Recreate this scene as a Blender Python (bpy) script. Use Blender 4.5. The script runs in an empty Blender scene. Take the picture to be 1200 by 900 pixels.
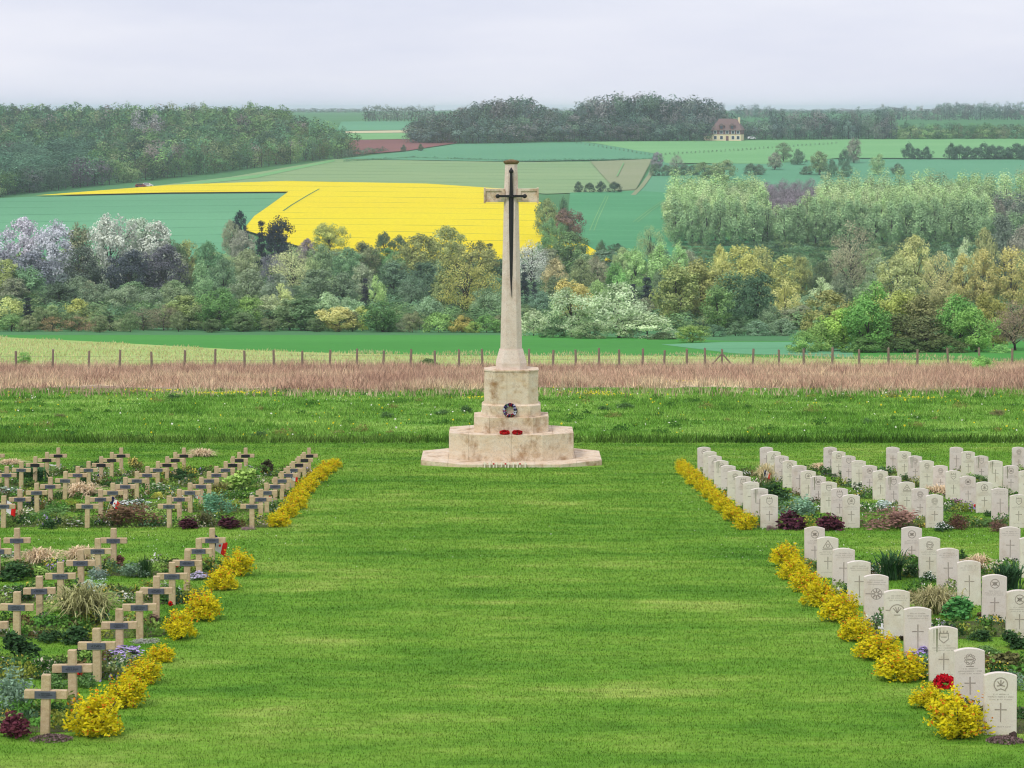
import bpy, bmesh, math, random
import numpy as np
from mathutils import Vector, Matrix

# ------------------------------------------------------------------ camera, sky, sun, exposure
sc = bpy.context.scene
COL = sc.collection
F, VX, HY = 2667.0, 587.5, 128.0          # focal length, vanishing x and horizon y in photo pixels (1200 x 900)
CZ = 50.0                                  # camera height in world metres
cam_d = bpy.data.cameras.new('camera')
cam_d.sensor_width = 36.0
cam_d.lens = 36.0 * F / 1200.0
cam_d.shift_x = (600 - VX) / 1200.0
cam_d.shift_y = -(450 - HY) / 1200.0
cam_d.clip_start = 0.5
cam_d.clip_end = 40000
cam = bpy.data.objects.new('camera', cam_d)
COL.objects.link(cam)
cam.location = (0, 0, CZ)
cam.rotation_euler = (math.radians(90), 0, 0)
sc.camera = cam

SUN_EL, SUN_AZ = 52.0, 215.0               # azimuth clockwise from +Y: the light comes from behind-left
world = bpy.data.worlds.new('World')
sc.world = world
world.use_nodes = True
nt = world.node_tree
nt.nodes.clear()
wo = nt.nodes.new('ShaderNodeOutputWorld')
bg = nt.nodes.new('ShaderNodeBackground')
sky = nt.nodes.new('ShaderNodeTexSky')
sky.sky_type = 'NISHITA'
sky.sun_disc = False
sky.sun_elevation = math.radians(SUN_EL)
sky.sun_rotation = math.radians(SUN_AZ)
tc = nt.nodes.new('ShaderNodeTexCoord')
mp = nt.nodes.new('ShaderNodeMapping')
mp.inputs['Scale'].default_value = (1.0, 1.0, 5.0)
noi = nt.nodes.new('ShaderNodeTexNoise')
noi.inputs['Scale'].default_value = 3.2
noi.inputs['Detail'].default_value = 6
noi.inputs['Roughness'].default_value = 0.55
cr = nt.nodes.new('ShaderNodeValToRGB')
cr.color_ramp.elements[0].position = 0.38
cr.color_ramp.elements[0].color = (6.5, 6.75, 8.0, 1)
cr.color_ramp.elements[1].position = 0.72
cr.color_ramp.elements[1].color = (8.2, 8.2, 8.9, 1)
mx = nt.nodes.new('ShaderNodeMix')
mx.data_type = 'RGBA'
mx.inputs[0].default_value = 0.93
nt.links.new(tc.outputs['Generated'], mp.inputs['Vector'])
nt.links.new(mp.outputs['Vector'], noi.inputs['Vector'])
nt.links.new(noi.outputs['Fac'], cr.inputs['Fac'])
nt.links.new(sky.outputs['Color'], mx.inputs[6])
nt.links.new(cr.outputs['Color'], mx.inputs[7])
nt.links.new(mx.outputs[2], bg.inputs['Color'])
bg.inputs['Strength'].default_value = 0.1
nt.links.new(bg.outputs['Background'], wo.inputs['Surface'])

sun_d = bpy.data.lights.new('sun', 'SUN')
sun_d.energy = 1.5
sun_d.angle = math.radians(14)
sun_d.color = (1.0, 0.96, 0.9)
sun = bpy.data.objects.new('sun', sun_d)
COL.objects.link(sun)
sun.location = (0, 0, CZ + 60)
az = math.radians(SUN_AZ)
el = math.radians(SUN_EL)
sdir = Vector((math.sin(az) * math.cos(el), math.cos(az) * math.cos(el), math.sin(el)))
sun.rotation_euler = (-sdir).to_track_quat('-Z', 'Y').to_euler()

sc.view_settings.view_transform = 'Standard'
sc.view_settings.look = 'None'
sc.view_settings.exposure = 0.22
sc.view_settings.gamma = 1.0
sc.view_settings.use_curve_mapping = False
sc.render.engine = 'CYCLES'
sc.cycles.use_denoising = True
sc.cycles.max_bounces = 5
sc.cycles.diffuse_bounces = 2
sc.cycles.transmission_bounces = 3
sc.cycles.volume_bounces = 2
sc.cycles.filter_width = 1.15
sc.cycles.transparent_max_bounces = 8

# ------------------------------------------------------------------ helpers
rng = np.random.default_rng(7)
random.seed(7)

def lin(c):
    c = np.asarray(c, float) / 255.0
    return np.where(c <= 0.04045, c / 12.92, ((c + 0.055) / 1.055) ** 2.4)

def col(r, g, b, gain=1.0):
    v = lin((r, g, b)) * gain
    v = v * min(1.0, 0.82 / max(v.max(), 1e-6))
    return (float(v[0]), float(v[1]), float(v[2]), 1.0)

def link(o, parent=None):
    COL.objects.link(o)
    if parent is not None:
        o.parent = parent
    return o

def mesh_obj(name, me, parent=None, loc=(0, 0, 0), rz=0.0, scale=(1, 1, 1), color=None):
    o = bpy.data.objects.new(name, me)
    o.location = loc
    o.rotation_euler = (0, 0, rz)
    o.scale = scale
    if color is not None:
        o.color = color
    return link(o, parent)

def empty(name, loc, rz=0.0):
    o = bpy.data.objects.new(name, None)
    o.location = loc
    o.rotation_euler = (0, 0, rz)
    o.empty_display_size = 0.2
    return link(o)

LABELS = {}
def tag(o, label, cat, group=None):
    o['label'] = label
    o['category'] = cat
    if group:
        o['group'] = group
    LABELS.setdefault(label, []).append(o.name)
    return o

def kind(o, k, label=None):
    o['kind'] = k
    if label:
        o['label'] = label
    return o

def poly_mesh(name, V, nper, mat, attrs=None, smooth=False):
    """V: (n, nper, 3) unconnected polygons; attrs: per-face floats or colours"""
    V = np.asarray(V, dtype=np.float32)
    n = V.shape[0]
    me = bpy.data.meshes.new(name)
    me.vertices.add(n * nper)
    me.vertices.foreach_set('co', V.reshape(-1))
    me.loops.add(n * nper)
    me.loops.foreach_set('vertex_index', np.arange(n * nper, dtype=np.int32))
    me.polygons.add(n)
    me.polygons.foreach_set('loop_start', np.arange(0, n * nper, nper, dtype=np.int32))
    me.polygons.foreach_set('loop_total', np.full(n, nper, dtype=np.int32))
    if attrs:
        for k, a in attrs.items():
            a = np.asarray(a, dtype=np.float32)
            if a.ndim == 1:
                at = me.attributes.new(k, 'FLOAT', 'FACE')
                at.data.foreach_set('value', a)
            else:
                at = me.attributes.new(k, 'FLOAT_COLOR', 'FACE')
                at.data.foreach_set('color', np.concatenate([a, np.ones((n, 1), np.float32)], 1).reshape(-1))
    me.update(calc_edges=True)
    if mat:
        me.materials.append(mat)
    return me

def list_mesh(name, verts, faces, mat=None, smooth=False):
    me = bpy.data.meshes.new(name)
    me.from_pydata([tuple(v) for v in verts], [], faces)
    me.update()
    if mat:
        me.materials.append(mat)
    if smooth:
        me.polygons.foreach_set('use_smooth', [True] * len(me.polygons))
    return me

def bm_mesh(name, bm, mat=None, smooth=False):
    bmesh.ops.recalc_face_normals(bm, faces=bm.faces[:])
    me = bpy.data.meshes.new(name)
    bm.to_mesh(me)
    bm.free()
    if mat:
        me.materials.append(mat)
    if smooth:
        me.polygons.foreach_set('use_smooth', [True] * len(me.polygons))
    return me

def box(bm, x0, x1, y0, y1, z0, z1, top=None):
    """top: optional (x0,x1,y0,y1) for a tapered top"""
    t = top or (x0, x1, y0, y1)
    vs = [bm.verts.new(p) for p in ((x0, y0, z0), (x1, y0, z0), (x1, y1, z0), (x0, y1, z0),
                                    (t[0], t[2], z1), (t[1], t[2], z1), (t[1], t[3], z1), (t[0], t[3], z1))]
    for f in ((0, 3, 2, 1), (4, 5, 6, 7), (0, 1, 5, 4), (1, 2, 6, 5), (2, 3, 7, 6), (3, 0, 4, 7)):
        bm.faces.new([vs[i] for i in f])
    return vs

def box_mesh(name, dims, mat, bevel=0.0):
    bm = bmesh.new()
    box(bm, *dims)
    if bevel:
        bmesh.ops.bevel(bm, geom=bm.edges[:], offset=bevel, segments=1, affect='EDGES')
    return bm_mesh(name, bm, mat)

def prism(bm, pts0, z0, z1, pts1=None):
    pts1 = pts1 or pts0
    a = [bm.verts.new((x, y, z0)) for x, y in pts0]
    b = [bm.verts.new((x, y, z1)) for x, y in pts1]
    n = len(a)
    bm.faces.new(a[::-1])
    bm.faces.new(b)
    for i in range(n):
        bm.faces.new((a[i], a[(i + 1) % n], b[(i + 1) % n], b[i]))

def tubes(paths, sides=5):
    """paths: list of (points (k,3), radii (k,))"""
    V, Fc = [], []
    for P, R in paths:
        P = np.asarray(P, float)
        k = len(P)
        base = len(V)
        for i in range(k):
            d = P[min(i + 1, k - 1)] - P[max(i - 1, 0)]
            d = d / (np.linalg.norm(d) + 1e-9)
            u = np.cross(d, (0.31, 0.95, 0.05) if abs(d[2]) > 0.8 else (0, 0, 1))
            u /= np.linalg.norm(u) + 1e-9
            w = np.cross(d, u)
            for s in range(sides):
                a = 2 * math.pi * s / sides
                V.append(P[i] + R[i] * (math.cos(a) * u + math.sin(a) * w))
        for i in range(k - 1):
            for s in range(sides):
                s2 = (s + 1) % sides
                Fc.append((base + i * sides + s, base + i * sides + s2, base + (i + 1) * sides + s2, base + (i + 1) * sides + s))
        Fc.append(tuple(base + s for s in range(sides))[::-1])
        Fc.append(tuple(base + (k - 1) * sides + s for s in range(sides)))
    return V, Fc

def unit(a):
    return a / (np.linalg.norm(a, axis=-1, keepdims=True) + 1e-9)

def leaf_quads(r, C, N, size, asp=0.55, bias=0.6):
    n = len(C)
    nn = unit(N * bias + r.normal(size=(n, 3)) * 0.6)
    t = unit(np.cross(nn, r.normal(size=(n, 3))))
    b = np.cross(nn, t)
    L = (size * (0.65 + 0.7 * r.random(n)))[:, None]
    return np.stack([C + t * L, C + b * L * asp, C - t * L, C - b * L * asp], 1)

# ------------------------------------------------------------------ materials
def new_mat(name):
    m = bpy.data.materials.new(name)
    m.use_nodes = True
    n = m.node_tree
    n.nodes.clear()
    out = n.nodes.new('ShaderNodeOutputMaterial')
    return m, n, out

def nd(n, t, **kw):
    x = n.nodes.new(t)
    for k, v in kw.items():
        if k in x.inputs.keys():
            x.inputs[k].default_value = v
        else:
            setattr(x, k, v)
    return x

def mixc(n, fac, a, b, mode='MIX'):
    m = n.nodes.new('ShaderNodeMix')
    m.data_type = 'RGBA'
    m.blend_type = mode
    for i, v in ((0, fac), (6, a), (7, b)):
        if isinstance(v, (int, float)):
            m.inputs[i].default_value = v
        elif isinstance(v, tuple):
            m.inputs[i].default_value = v
        else:
            n.links.new(v, m.inputs[i])
    return m.outputs[2]

def ramp(n, src, stops):
    r = n.nodes.new('ShaderNodeValToRGB')
    e = r.color_ramp.elements
    while len(e) < len(stops):
        e.new(0.5)
    for i, (p, c) in enumerate(stops):
        e[i].position = p
        e[i].color = c if isinstance(c, tuple) else (c, c, c, 1)
    n.links.new(src, r.inputs['Fac'])
    return r.outputs['Color']

def noise(n, scale, detail=4, rough=0.55, vscale=None, coord='Position', offs=None):
    if coord == 'Position':
        g = n.nodes.new('ShaderNodeNewGeometry').outputs['Position']
    else:
        g = n.nodes.new('ShaderNodeTexCoord').outputs[coord]
    if vscale or offs:
        m = n.nodes.new('ShaderNodeMapping')
        if vscale:
            m.inputs['Scale'].default_value = vscale
        if offs:
            m.inputs['Location'].default_value = offs
        n.links.new(g, m.inputs['Vector'])
        g = m.outputs['Vector']
    t = nd(n, 'ShaderNodeTexNoise', Scale=scale, Detail=detail, Roughness=rough)
    n.links.new(g, t.inputs['Vector'])
    return t.outputs['Fac']

def bump(n, h, strength, dist):
    b = nd(n, 'ShaderNodeBump', Strength=strength, Distance=dist)
    n.links.new(h, b.inputs['Height'])
    return b.outputs['Normal']

def princ(n, out, color, rough=0.9, spec=0.2, normal=None):
    p = n.nodes.new('ShaderNodeBsdfPrincipled')
    p.inputs['Roughness'].default_value = rough
    p.inputs['Specular IOR Level'].default_value = spec
    if isinstance(color, tuple):
        p.inputs['Base Color'].default_value = color
    else:
        n.links.new(color, p.inputs['Base Color'])
    if normal is not None:
        n.links.new(normal, p.inputs['Normal'])
    n.links.new(p.outputs['BSDF'], out.inputs['Surface'])
    return p

def leafy(n, out, color, trans=0.3):
    d = n.nodes.new('ShaderNodeBsdfDiffuse')
    t = n.nodes.new('ShaderNodeBsdfTranslucent')
    n.links.new(color, d.inputs['Color'])
    n.links.new(color, t.inputs['Color'])
    m = n.nodes.new('ShaderNodeMixShader')
    m.inputs[0].default_value = trans
    n.links.new(d.outputs[0], m.inputs[1])
    n.links.new(t.outputs[0], m.inputs[2])
    n.links.new(m.outputs[0], out.inputs['Surface'])

def attr(n, name):
    a = n.nodes.new('ShaderNodeAttribute')
    a.attribute_name = name
    return a

# leaves coloured by the object's own colour and a random tint for each leaf
def m_foliage(name='foliage', trans=0.16):
    m, n, out = new_mat(name)
    oi = n.nodes.new('ShaderNodeObjectInfo')
    t = attr(n, 'tint').outputs['Fac']
    hs = nd(n, 'ShaderNodeHueSaturation')
    mr = nd(n, 'ShaderNodeMapRange')
    mr.inputs['From Min'].default_value = 0.4
    mr.inputs['From Max'].default_value = 1.6
    mr.inputs['To Min'].default_value = 0.508
    mr.inputs['To Max'].default_value = 0.488
    n.links.new(t, mr.inputs['Value'])
    hs.inputs['Saturation'].default_value = 0.84
    n.links.new(mr.outputs[0], hs.inputs['Hue'])
    n.links.new(t, hs.inputs['Value'])
    n.links.new(oi.outputs['Color'], hs.inputs['Color'])
    leafy(n, out, hs.outputs['Color'], trans)
    return m
M_FOL = m_foliage()

def m_colattr(name, trans=0.18):
    m, n, out = new_mat(name)
    leafy(n, out, attr(n, 'col').outputs['Color'], trans)
    return m
M_COLA = m_colattr('leaf_colour')
M_YEL = m_colattr('golden_leaf', 0.42)

def m_bark():
    m, n, out = new_mat('bark')
    f = noise(n, 3.0, 3, 0.6, (1, 1, 0.3))
    c = ramp(n, f, [(0.3, (0.035, 0.03, 0.027, 1)), (0.7, (0.11, 0.095, 0.08, 1))])
    princ(n, out, c, 0.95, 0.1)
    return m
M_BARK = m_bark()

def m_stone(name, c0, c1, stain, stain_amt=0.5, scale=1.0, rough=0.85, pits=0.55):
    m, n, out = new_mat(name)
    a = noise(n, 2.2 * scale, 5, 0.65, (1, 1, 2.0))
    b = noise(n, 26 * scale, 3, 0.7)
    s = noise(n, 1.3 * scale, 6, 0.7, (1, 1, 0.8), offs=(3.1, 1.7, 0.4))
    base = mixc(n, ramp(n, a, [(0.3, 0.0), (0.7, 1.0)]), c0, c1)
    st = ramp(n, s, [(0.5, 0.0), (0.72, 1.0)])
    sm = n.nodes.new('ShaderNodeMath')
    sm.operation = 'MULTIPLY'
    sm.inputs[1].default_value = stain_amt
    n.links.new(st, sm.inputs[0])
    base = mixc(n, sm.outputs[0], base, stain)
    pit = ramp(n, b, [(0.36, 0.45), (0.48, 1.0)])
    base = mixc(n, pits, base, pit, 'MULTIPLY')
    princ(n, out, base, rough, 0.2, bump(n, b, 0.25, 0.01))
    return m
M_MON = m_stone('monument_limestone', col(244, 229, 208), col(222, 196, 162), col(150, 106, 62), 0.9, 1.7)
M_SHAFT = m_stone('shaft_limestone', col(242, 226, 212), col(226, 204, 186), col(180, 142, 110), 0.35, 2.2)
M_MORTAR = m_stone('joint_mortar', col(120, 92, 66), col(92, 70, 52), col(60, 45, 35), 0.5, 3.0)
M_HEAD = m_stone('headstone_portland', col(240, 231, 219), col(228, 216, 202), col(192, 168, 136), 0.45, 2.2, pits=0.18)
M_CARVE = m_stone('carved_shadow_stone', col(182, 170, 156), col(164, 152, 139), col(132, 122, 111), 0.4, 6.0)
M_STAIN = m_stone('algae_streak', col(158, 158, 130), col(134, 136, 108), col(104, 108, 80), 0.5, 6.0)
M_CONC = m_stone('cross_concrete', col(218, 196, 160), col(198, 172, 132), col(152, 122, 86), 0.5, 6.0)

def m_plain(name, c, rough=0.6, spec=0.3, var=0.25, scale=8.0, metallic=0.0, coord='Position'):
    m, n, out = new_mat(name)
    f = noise(n, scale, 4, 0.6, coord=coord)
    d = tuple(v * (1 - var) for v in c[:3]) + (1,)
    u = tuple(min(v * (1 + var), 0.9) for v in c[:3]) + (1,)
    p = princ(n, out, mixc(n, f, d, u), rough, spec)
    p.inputs['Metallic'].default_value = metallic
    return m
M_PLAQ = m_plain('plaque_slate', col(92, 97, 108), 0.5, 0.4, 0.35, 9)
M_PLAQD = m_plain('plaque_black', col(40, 40, 44), 0.45, 0.4, 0.3, 9)
M_PLTXT = m_plain('plaque_lettering', col(40, 42, 50), 0.6, 0.3)
M_PLTXTL = m_plain('plaque_rim', col(150, 152, 160), 0.6, 0.3)
M_BRONZE = m_plain('sword_bronze', col(28, 27, 30), 0.5, 0.4, 0.3, 4)
M_WOOD = m_plain('weathered_wood', col(136, 122, 106), 0.9, 0.1, 0.35, 5)
M_WIRE = m_plain('wire', col(120, 118, 112), 0.5, 0.3)
M_WHITE = m_plain('white_paint', col(236, 236, 236), 0.5, 0.3, 0.08)
M_RED = m_plain('poppy_red', col(196, 24, 34), 0.7, 0.2, 0.25, 30)
M_BLUE = m_plain('flag_blue', col(36, 42, 92), 0.8, 0.1, 0.15)
M_CRIM = m_plain('flag_red', col(226, 44, 40), 0.8, 0.1, 0.15)
M_BLACK = m_plain('poppy_centre', col(24, 24, 22), 0.7, 0.2)
M_GREENP = m_plain('wreath_leaf', col(50, 90, 45), 0.7, 0.2)
M_ROCK = m_plain('dark_rock', col(62, 48, 44), 0.9, 0.2, 0.4, 14)
M_SOIL = m_stone('bed_soil', col(96, 100, 58), col(78, 72, 54), col(92, 128, 56), 0.9, 3.0, 0.95)
M_GLASS = m_plain('window_glass', col(60, 66, 80), 0.15, 0.6, 0.2, 1)
M_ROOF = m_plain('roof_slate', col(124, 102, 98), 0.8, 0.2, 0.2, 2)
M_WALL = m_plain('house_render', col(236, 214, 178), 0.85, 0.2, 0.06, 1)
M_TIMBER = m_plain('house_brick', col(122, 88, 88), 0.85, 0.2, 0.2, 2)
M_TYRE = m_plain('tyre', col(30, 30, 32), 0.8, 0.2)
M_CARRED = m_plain('car_paint_red', col(130, 50, 46), 0.4, 0.5, 0.1)

def grass_nodes(n, stops, scale, vscale, fine=14.0, det=5):
    a = noise(n, scale, det, 0.62, vscale)
    a2 = noise(n, scale * 4.5, 4, 0.6, vscale, offs=(7.0, 3.0, 0))
    am = n.nodes.new('ShaderNodeMix')
    am.inputs[0].default_value = 0.42
    n.links.new(a, am.inputs[2])
    n.links.new(a2, am.inputs[3])
    a = am.outputs[0]
    b = noise(n, fine, 3, 0.7, (0.35, 1, 1))
    c = ramp(n, a, stops)
    v = ramp(n, b, [(0.25, 0.72), (0.75, 1.22)])
    return mixc(n, 1.0, c, v, 'MULTIPLY'), b

def m_grass(name, stops, scale, vscale, fine=14.0, blade=False):
    m, n, out = new_mat(name)
    c, b = grass_nodes(n, stops, scale, vscale, fine)
    if blade:
        c = mixc(n, 1.0, c, attr(n, 'tint').outputs['Color'], 'MULTIPLY')
        leafy(n, out, c, 0.35)
    else:
        princ(n, out, c, 0.95, 0.05, bump(n, b, 0.6, 0.03))
    return m
G_LAWN = [(0.37, col(82, 128, 42)), (0.46, col(105, 150, 51)), (0.55, col(124, 162, 61)), (0.66, col(162, 180, 90))]
M_LAWN = m_grass('lawn_turf', G_LAWN, 0.33, (0.42, 1.0, 1.0), 9.0)
M_LAWNB = m_grass('lawn_blade', G_LAWN, 0.33, (0.42, 1.0, 1.0), 9.0, True)
G_ROUGH = [(0.38, col(78, 118, 44)), (0.47, col(112, 160, 60)), (0.62, col(158, 192, 94))]
M_ROUGH = m_grass('rough_meadow', G_ROUGH, 0.3, (0.6, 1.0, 1.0), 2.5)
M_ROUGHB = m_grass('rough_blade', G_ROUGH, 0.3, (0.6, 1.0, 1.0), 2.5, True)
G_DRY = [(0.36, col(166, 134, 112)), (0.48, col(204, 172, 148)), (0.60, col(230, 212, 176))]
G_STRAW = [(0.3, col(190, 186, 120)), (0.5, col(214, 208, 150)), (0.7, col(226, 222, 180))]
M_DRY = m_grass('dry_grass_ground', G_DRY, 0.2, (0.4, 1.0, 1.0), 3.0)
M_STRAWB = m_grass('straw_stalk', G_STRAW, 0.2, (0.4, 1.0, 1.0), 3.0, True)
M_DRYB = m_grass('dry_grass_blade', G_DRY, 0.2, (0.4, 1.0, 1.0), 3.0, True)

def m_field(name, c0, c1, scale=0.02, line=None, lcol=None, vs=(0.35, 1, 1), slope=0.0, lw=0.06):
    """a crop: slow colour drift, and tramlines every `line` metres"""
    m, n, out = new_mat(name)
    a = noise(n, scale, 5, 0.6, vs)
    b = noise(n, 0.9, 4, 0.7)
    c = mixc(n, ramp(n, a, [(0.3, 0.0), (0.7, 1.0)]), c0, c1)
    c = mixc(n, 0.5, c, ramp(n, b, [(0.3, 0.8), (0.7, 1.15)]), 'MULTIPLY')
    if line:
        g = n.nodes.new('ShaderNodeNewGeometry').outputs['Position']
        s = n.nodes.new('ShaderNodeSeparateXYZ')
        n.links.new(g, s.inputs[0])
        def mth(op, x, y=None):
            q = n.nodes.new('ShaderNodeMath')
            q.operation = op
            for i, v in enumerate((x, y)):
                if v is None:
                    continue
                if isinstance(v, (int, float)):
                    q.inputs[i].default_value = v
                else:
                    n.links.new(v, q.inputs[i])
            return q.outputs[0]
        wob = mth('MULTIPLY', noise(n, 0.012, 2, 0.5), 22.0)
        y = mth('ADD', mth('ADD', s.outputs['Y'], mth('MULTIPLY', s.outputs['X'], slope)), wob)
        fr = mth('FRACT', mth('DIVIDE', y, line))
        on = mth('LESS_THAN', fr, lw)
        brk = mth('MULTIPLY', on, ramp(n, noise(n, 0.05, 2, 0.5), [(0.4, 0.25), (0.6, 0.9)]))
        c = mixc(n, brk, c, lcol)
    princ(n, out, c, 0.95, 0.05)
    return m
M_RAPE = m_field('rapeseed_in_flower', col(244, 226, 30), col(236, 214, 22), 0.02, 24.0, col(150, 150, 50), slope=0.12, lw=0.05)
M_WHEAT1 = m_field('wheat_blue_green', col(112, 172, 126), col(98, 156, 114), 0.012, 30.0, col(68, 128, 90), slope=-0.2)  # wheat greens here and below lightened, with distance haze put into the colour
M_WHEAT2 = m_field('wheat_pale', col(148, 172, 122), col(130, 162, 112), 0.012, 18.0, col(112, 138, 92), slope=0.1, lw=0.1)
M_WHEAT3 = m_field('wheat_teal', col(104, 162, 122), col(92, 150, 112), 0.01)
M_WHEAT4 = m_field('wheat_rich', col(92, 160, 110), col(80, 148, 100), 0.02, 18.0, col(100, 168, 118), slope=0.3)
M_TILL = m_field('tilled_strip', col(152, 158, 122), col(138, 150, 110), 0.02)
M_PLOUGH = m_field('ploughed_red_earth', col(140, 96, 92), col(122, 82, 80), 0.02)
M_MEADOW = m_field('meadow_light', col(128, 180, 118), col(112, 168, 106), 0.02)
M_STRAW = m_field('straw_strip', col(206, 200, 160), col(190, 184, 146), 0.02)
M_NEARF = m_field('near_wheat', col(84, 156, 70), col(72, 142, 62), 0.03, 3.0, col(60, 128, 52), slope=0.15, lw=0.12)
M_STUB = m_field('young_crop_stubble', col(166, 192, 106), col(146, 182, 94), 0.05, 2.2, col(206, 206, 146), slope=0.1, lw=0.35)
M_TERR = m_field('countryside_green', col(88, 140, 90), col(76, 124, 78), 0.01)

# ------------------------------------------------------------------ terrain: depth below the camera as a function of distance
KZ = np.array([-45, 0, 26.7, 42.6, 49.9, 65.8, 80, 125, 180, 255, 276, 300, 340, 420, 500, 560, 650, 750, 870, 1000, 1150, 1300, 1700, 2500, 4000, 9000], float)
KG = np.array([1.97, 5.34, 7.34, 8.55, 9.185, 10.5, 11.6, 15.3, 19.6, 25.5, 27.3, 29.2, 32.2, 36.6, 39.0, 39.0, 37.2, 34.2, 29.6, 24.0, 17.5, 13.6, 8.8, 5.2, 4.0, 5.0], float)
ROWS = np.unique(np.concatenate([np.arange(-45, 26, 5), np.arange(26, 340, 2), np.arange(340, 700, 5), np.arange(700, 1320, 10),
                                 np.arange(1320, 2500, 40), np.arange(2500, 9001, 250)]).astype(float))
def hermite(x, X, Y):
    d = np.diff(Y) / np.diff(X)
    m = np.concatenate([[d[0]], (d[:-1] + d[1:]) / 2, [d[-1]]])
    i = np.clip(np.searchsorted(X, x) - 1, 0, len(X) - 2)
    h = X[i + 1] - X[i]
    t = (x - X[i]) / h
    return ((2 * t**3 - 3 * t**2 + 1) * Y[i] + (t**3 - 2 * t**2 + t) * h * m[i]
            + (-2 * t**3 + 3 * t**2) * Y[i + 1] + (t**3 - t**2) * h * m[i + 1])
GROWS = hermite(ROWS, KZ, KG)
def G(z):
    return np.interp(z, ROWS, GROWS)
def gz(z, off=0.0):
    return CZ - G(z) + off
def X_at(px, z):
    return (px - VX) * z / F
_zn = np.linspace(20, 270, 6000)
_yn = HY + G(_zn) * F / _zn
_zf = np.linspace(545, 3500, 9000)
_yf = HY + G(_zf) * F / _zf
def near(px, py):
    """where the ray through a pixel meets the near ground"""
    z = float(np.interp(-py, -_yn, _zn))
    return X_at(px, z), z
def far(px, py):
    """where the ray through a pixel meets the far side of the valley"""
    z = float(np.interp(-py, -_yf, _zf))
    return X_at(px, z), z

# one ground sheet out to the horizon
def make_terrain():
    nx = 25
    V, Fc = [], []
    for z in ROWS:
        w = 90 + 0.55 * max(z, 0)
        for i in range(nx):
            V.append((w * (2 * i / (nx - 1) - 1), z, gz(z)))
    for r in range(len(ROWS) - 1):
        for i in range(nx - 1):
            a = r * nx + i
            Fc.append((a, a + 1, a + nx + 1, a + nx))
    o = mesh_obj('ground', list_mesh('ground', V, Fc, M_TERR))
    kind(o, 'structure')
make_terrain()

def sheet(name, poly, off, mat, label=None):
    """poly of (x, distance) laid on the ground, cut at the terrain rows so that it follows them"""
    bm = bmesh.new()
    vs = [bm.verts.new((x, z, 0)) for x, z in poly]
    bm.faces.new(vs)
    bmesh.ops.triangulate(bm, faces=bm.faces[:])
    z0, z1 = min(p[1] for p in poly), max(p[1] for p in poly)
    for r in ROWS:
        if z0 < r < z1:
            bmesh.ops.bisect_plane(bm, geom=bm.verts[:] + bm.edges[:] + bm.faces[:], plane_co=(0, r, 0), plane_no=(0, 1, 0), dist=1e-5)
    for v in bm.verts:
        v.co.z = gz(v.co.y, off)
    for f in bm.faces:
        if f.normal.z < 0:
            f.normal_flip()
    me = bpy.data.meshes.new(name)
    bm.to_mesh(me)
    bm.free()
    me.materials.append(mat)
    me.update()
    o = mesh_obj(name, me)
    kind(o, 'structure', label)
    return o

def strip(z0, z1, m=10.0):
    a0, a1 = 0.235 * z0 + m, 0.235 * z1 + m
    return [(-a0, z0), (a0, z0), (a1, z1), (-a1, z1)]

LAWN_BACK, ROUGH_BACK, DRY_BACK = near(600, 519.5)[1], near(600, 457)[1], near(600, 431.2)[1]
sheet('lawn', strip(-20, LAWN_BACK, 20), 0.005, M_LAWN, 'mown green lawn between the two blocks of graves')
sheet('rough_meadow', strip(LAWN_BACK, ROUGH_BACK + 7, 14), 0.006, M_ROUGH, 'rough tussocky green meadow behind the stone cross')
wv = lambda x: 2.2 * math.sin(x * 0.21) + 1.4 * math.sin(x * 0.53 + 1) + 0.9 * math.sin(x * 1.3)
sheet('dry_grass_bank', [(x, ROUGH_BACK + wv(x) + 1.5) for x in np.arange(-45, 45.1, 1.5)] + [(48, DRY_BACK), (-48, DRY_BACK)], 0.012, M_DRY, 'ground of the reddish dry grass strip')
cropA, cropB = near(-60, 433.0), near(1260, 433.0)
P = lambda pts: [near(*p) for p in pts]
sheet('young_crop_field', P([(-60, 433), (-60, 393), (100, 400), (200, 405.5), (300, 411), (420, 415), (560, 417), (760, 417), (1000, 421), (1260, 425), (1260, 433)]), 0.02, M_STUB, 'pale yellow-green young crop behind the fence')
sheet('green_wheat_field', P([(-60, 393), (-60, 389.2), (420, 389.5), (640, 391), (860, 400), (1260, 400), (1260, 425), (1000, 421), (760, 417), (560, 417), (420, 415), (300, 411), (200, 405.5), (100, 400)]), 0.02, M_NEARF, 'smooth green wheat field before the valley trees')
sheet('lower_wheat_field', P([(775, 404), (850, 401), (1000, 401), (1000, 419.5), (860, 414.5)]), 0.03, M_WHEAT1, 'blue-green field strip between round bush and hawthorn clump')

FP = lambda pts: [far(*p) for p in pts]
sheet('left_wheat_field', FP([(-120, 238), (45, 231), (200, 228), (338, 227), (300, 254), (285, 268), (300, 318), (-120, 318)]), 0.25, M_WHEAT1, 'blue-green wheat field left of the rapeseed')
sheet('pale_wheat_field', FP([(150, 222), (270, 208), (392, 187), (600, 190.5), (690, 190), (765, 187), (745, 224), (640, 228), (590, 224), (500, 218), (335, 214.5), (200, 219)]), 0.25, M_WHEAT2, 'pale green field above the rapeseed')
sheet('tilled_strip', FP([(692, 190.5), (764, 187.5), (745, 223.5), (722, 224.5)]), 0.5, M_TILL, 'brownish tilled end of the pale field')
sheet('rapeseed_field', FP([(42, 231.5), (200, 219), (335, 214.3), (500, 217.5), (590, 223.5), (634, 240), (628, 252), (636, 264), (654, 274), (690, 292), (720, 310), (590, 312), (400, 306), (285, 272), (298, 256), (338, 227), (200, 228)]), 0.8, M_RAPE, 'bright yellow rapeseed field in flower')
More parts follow.
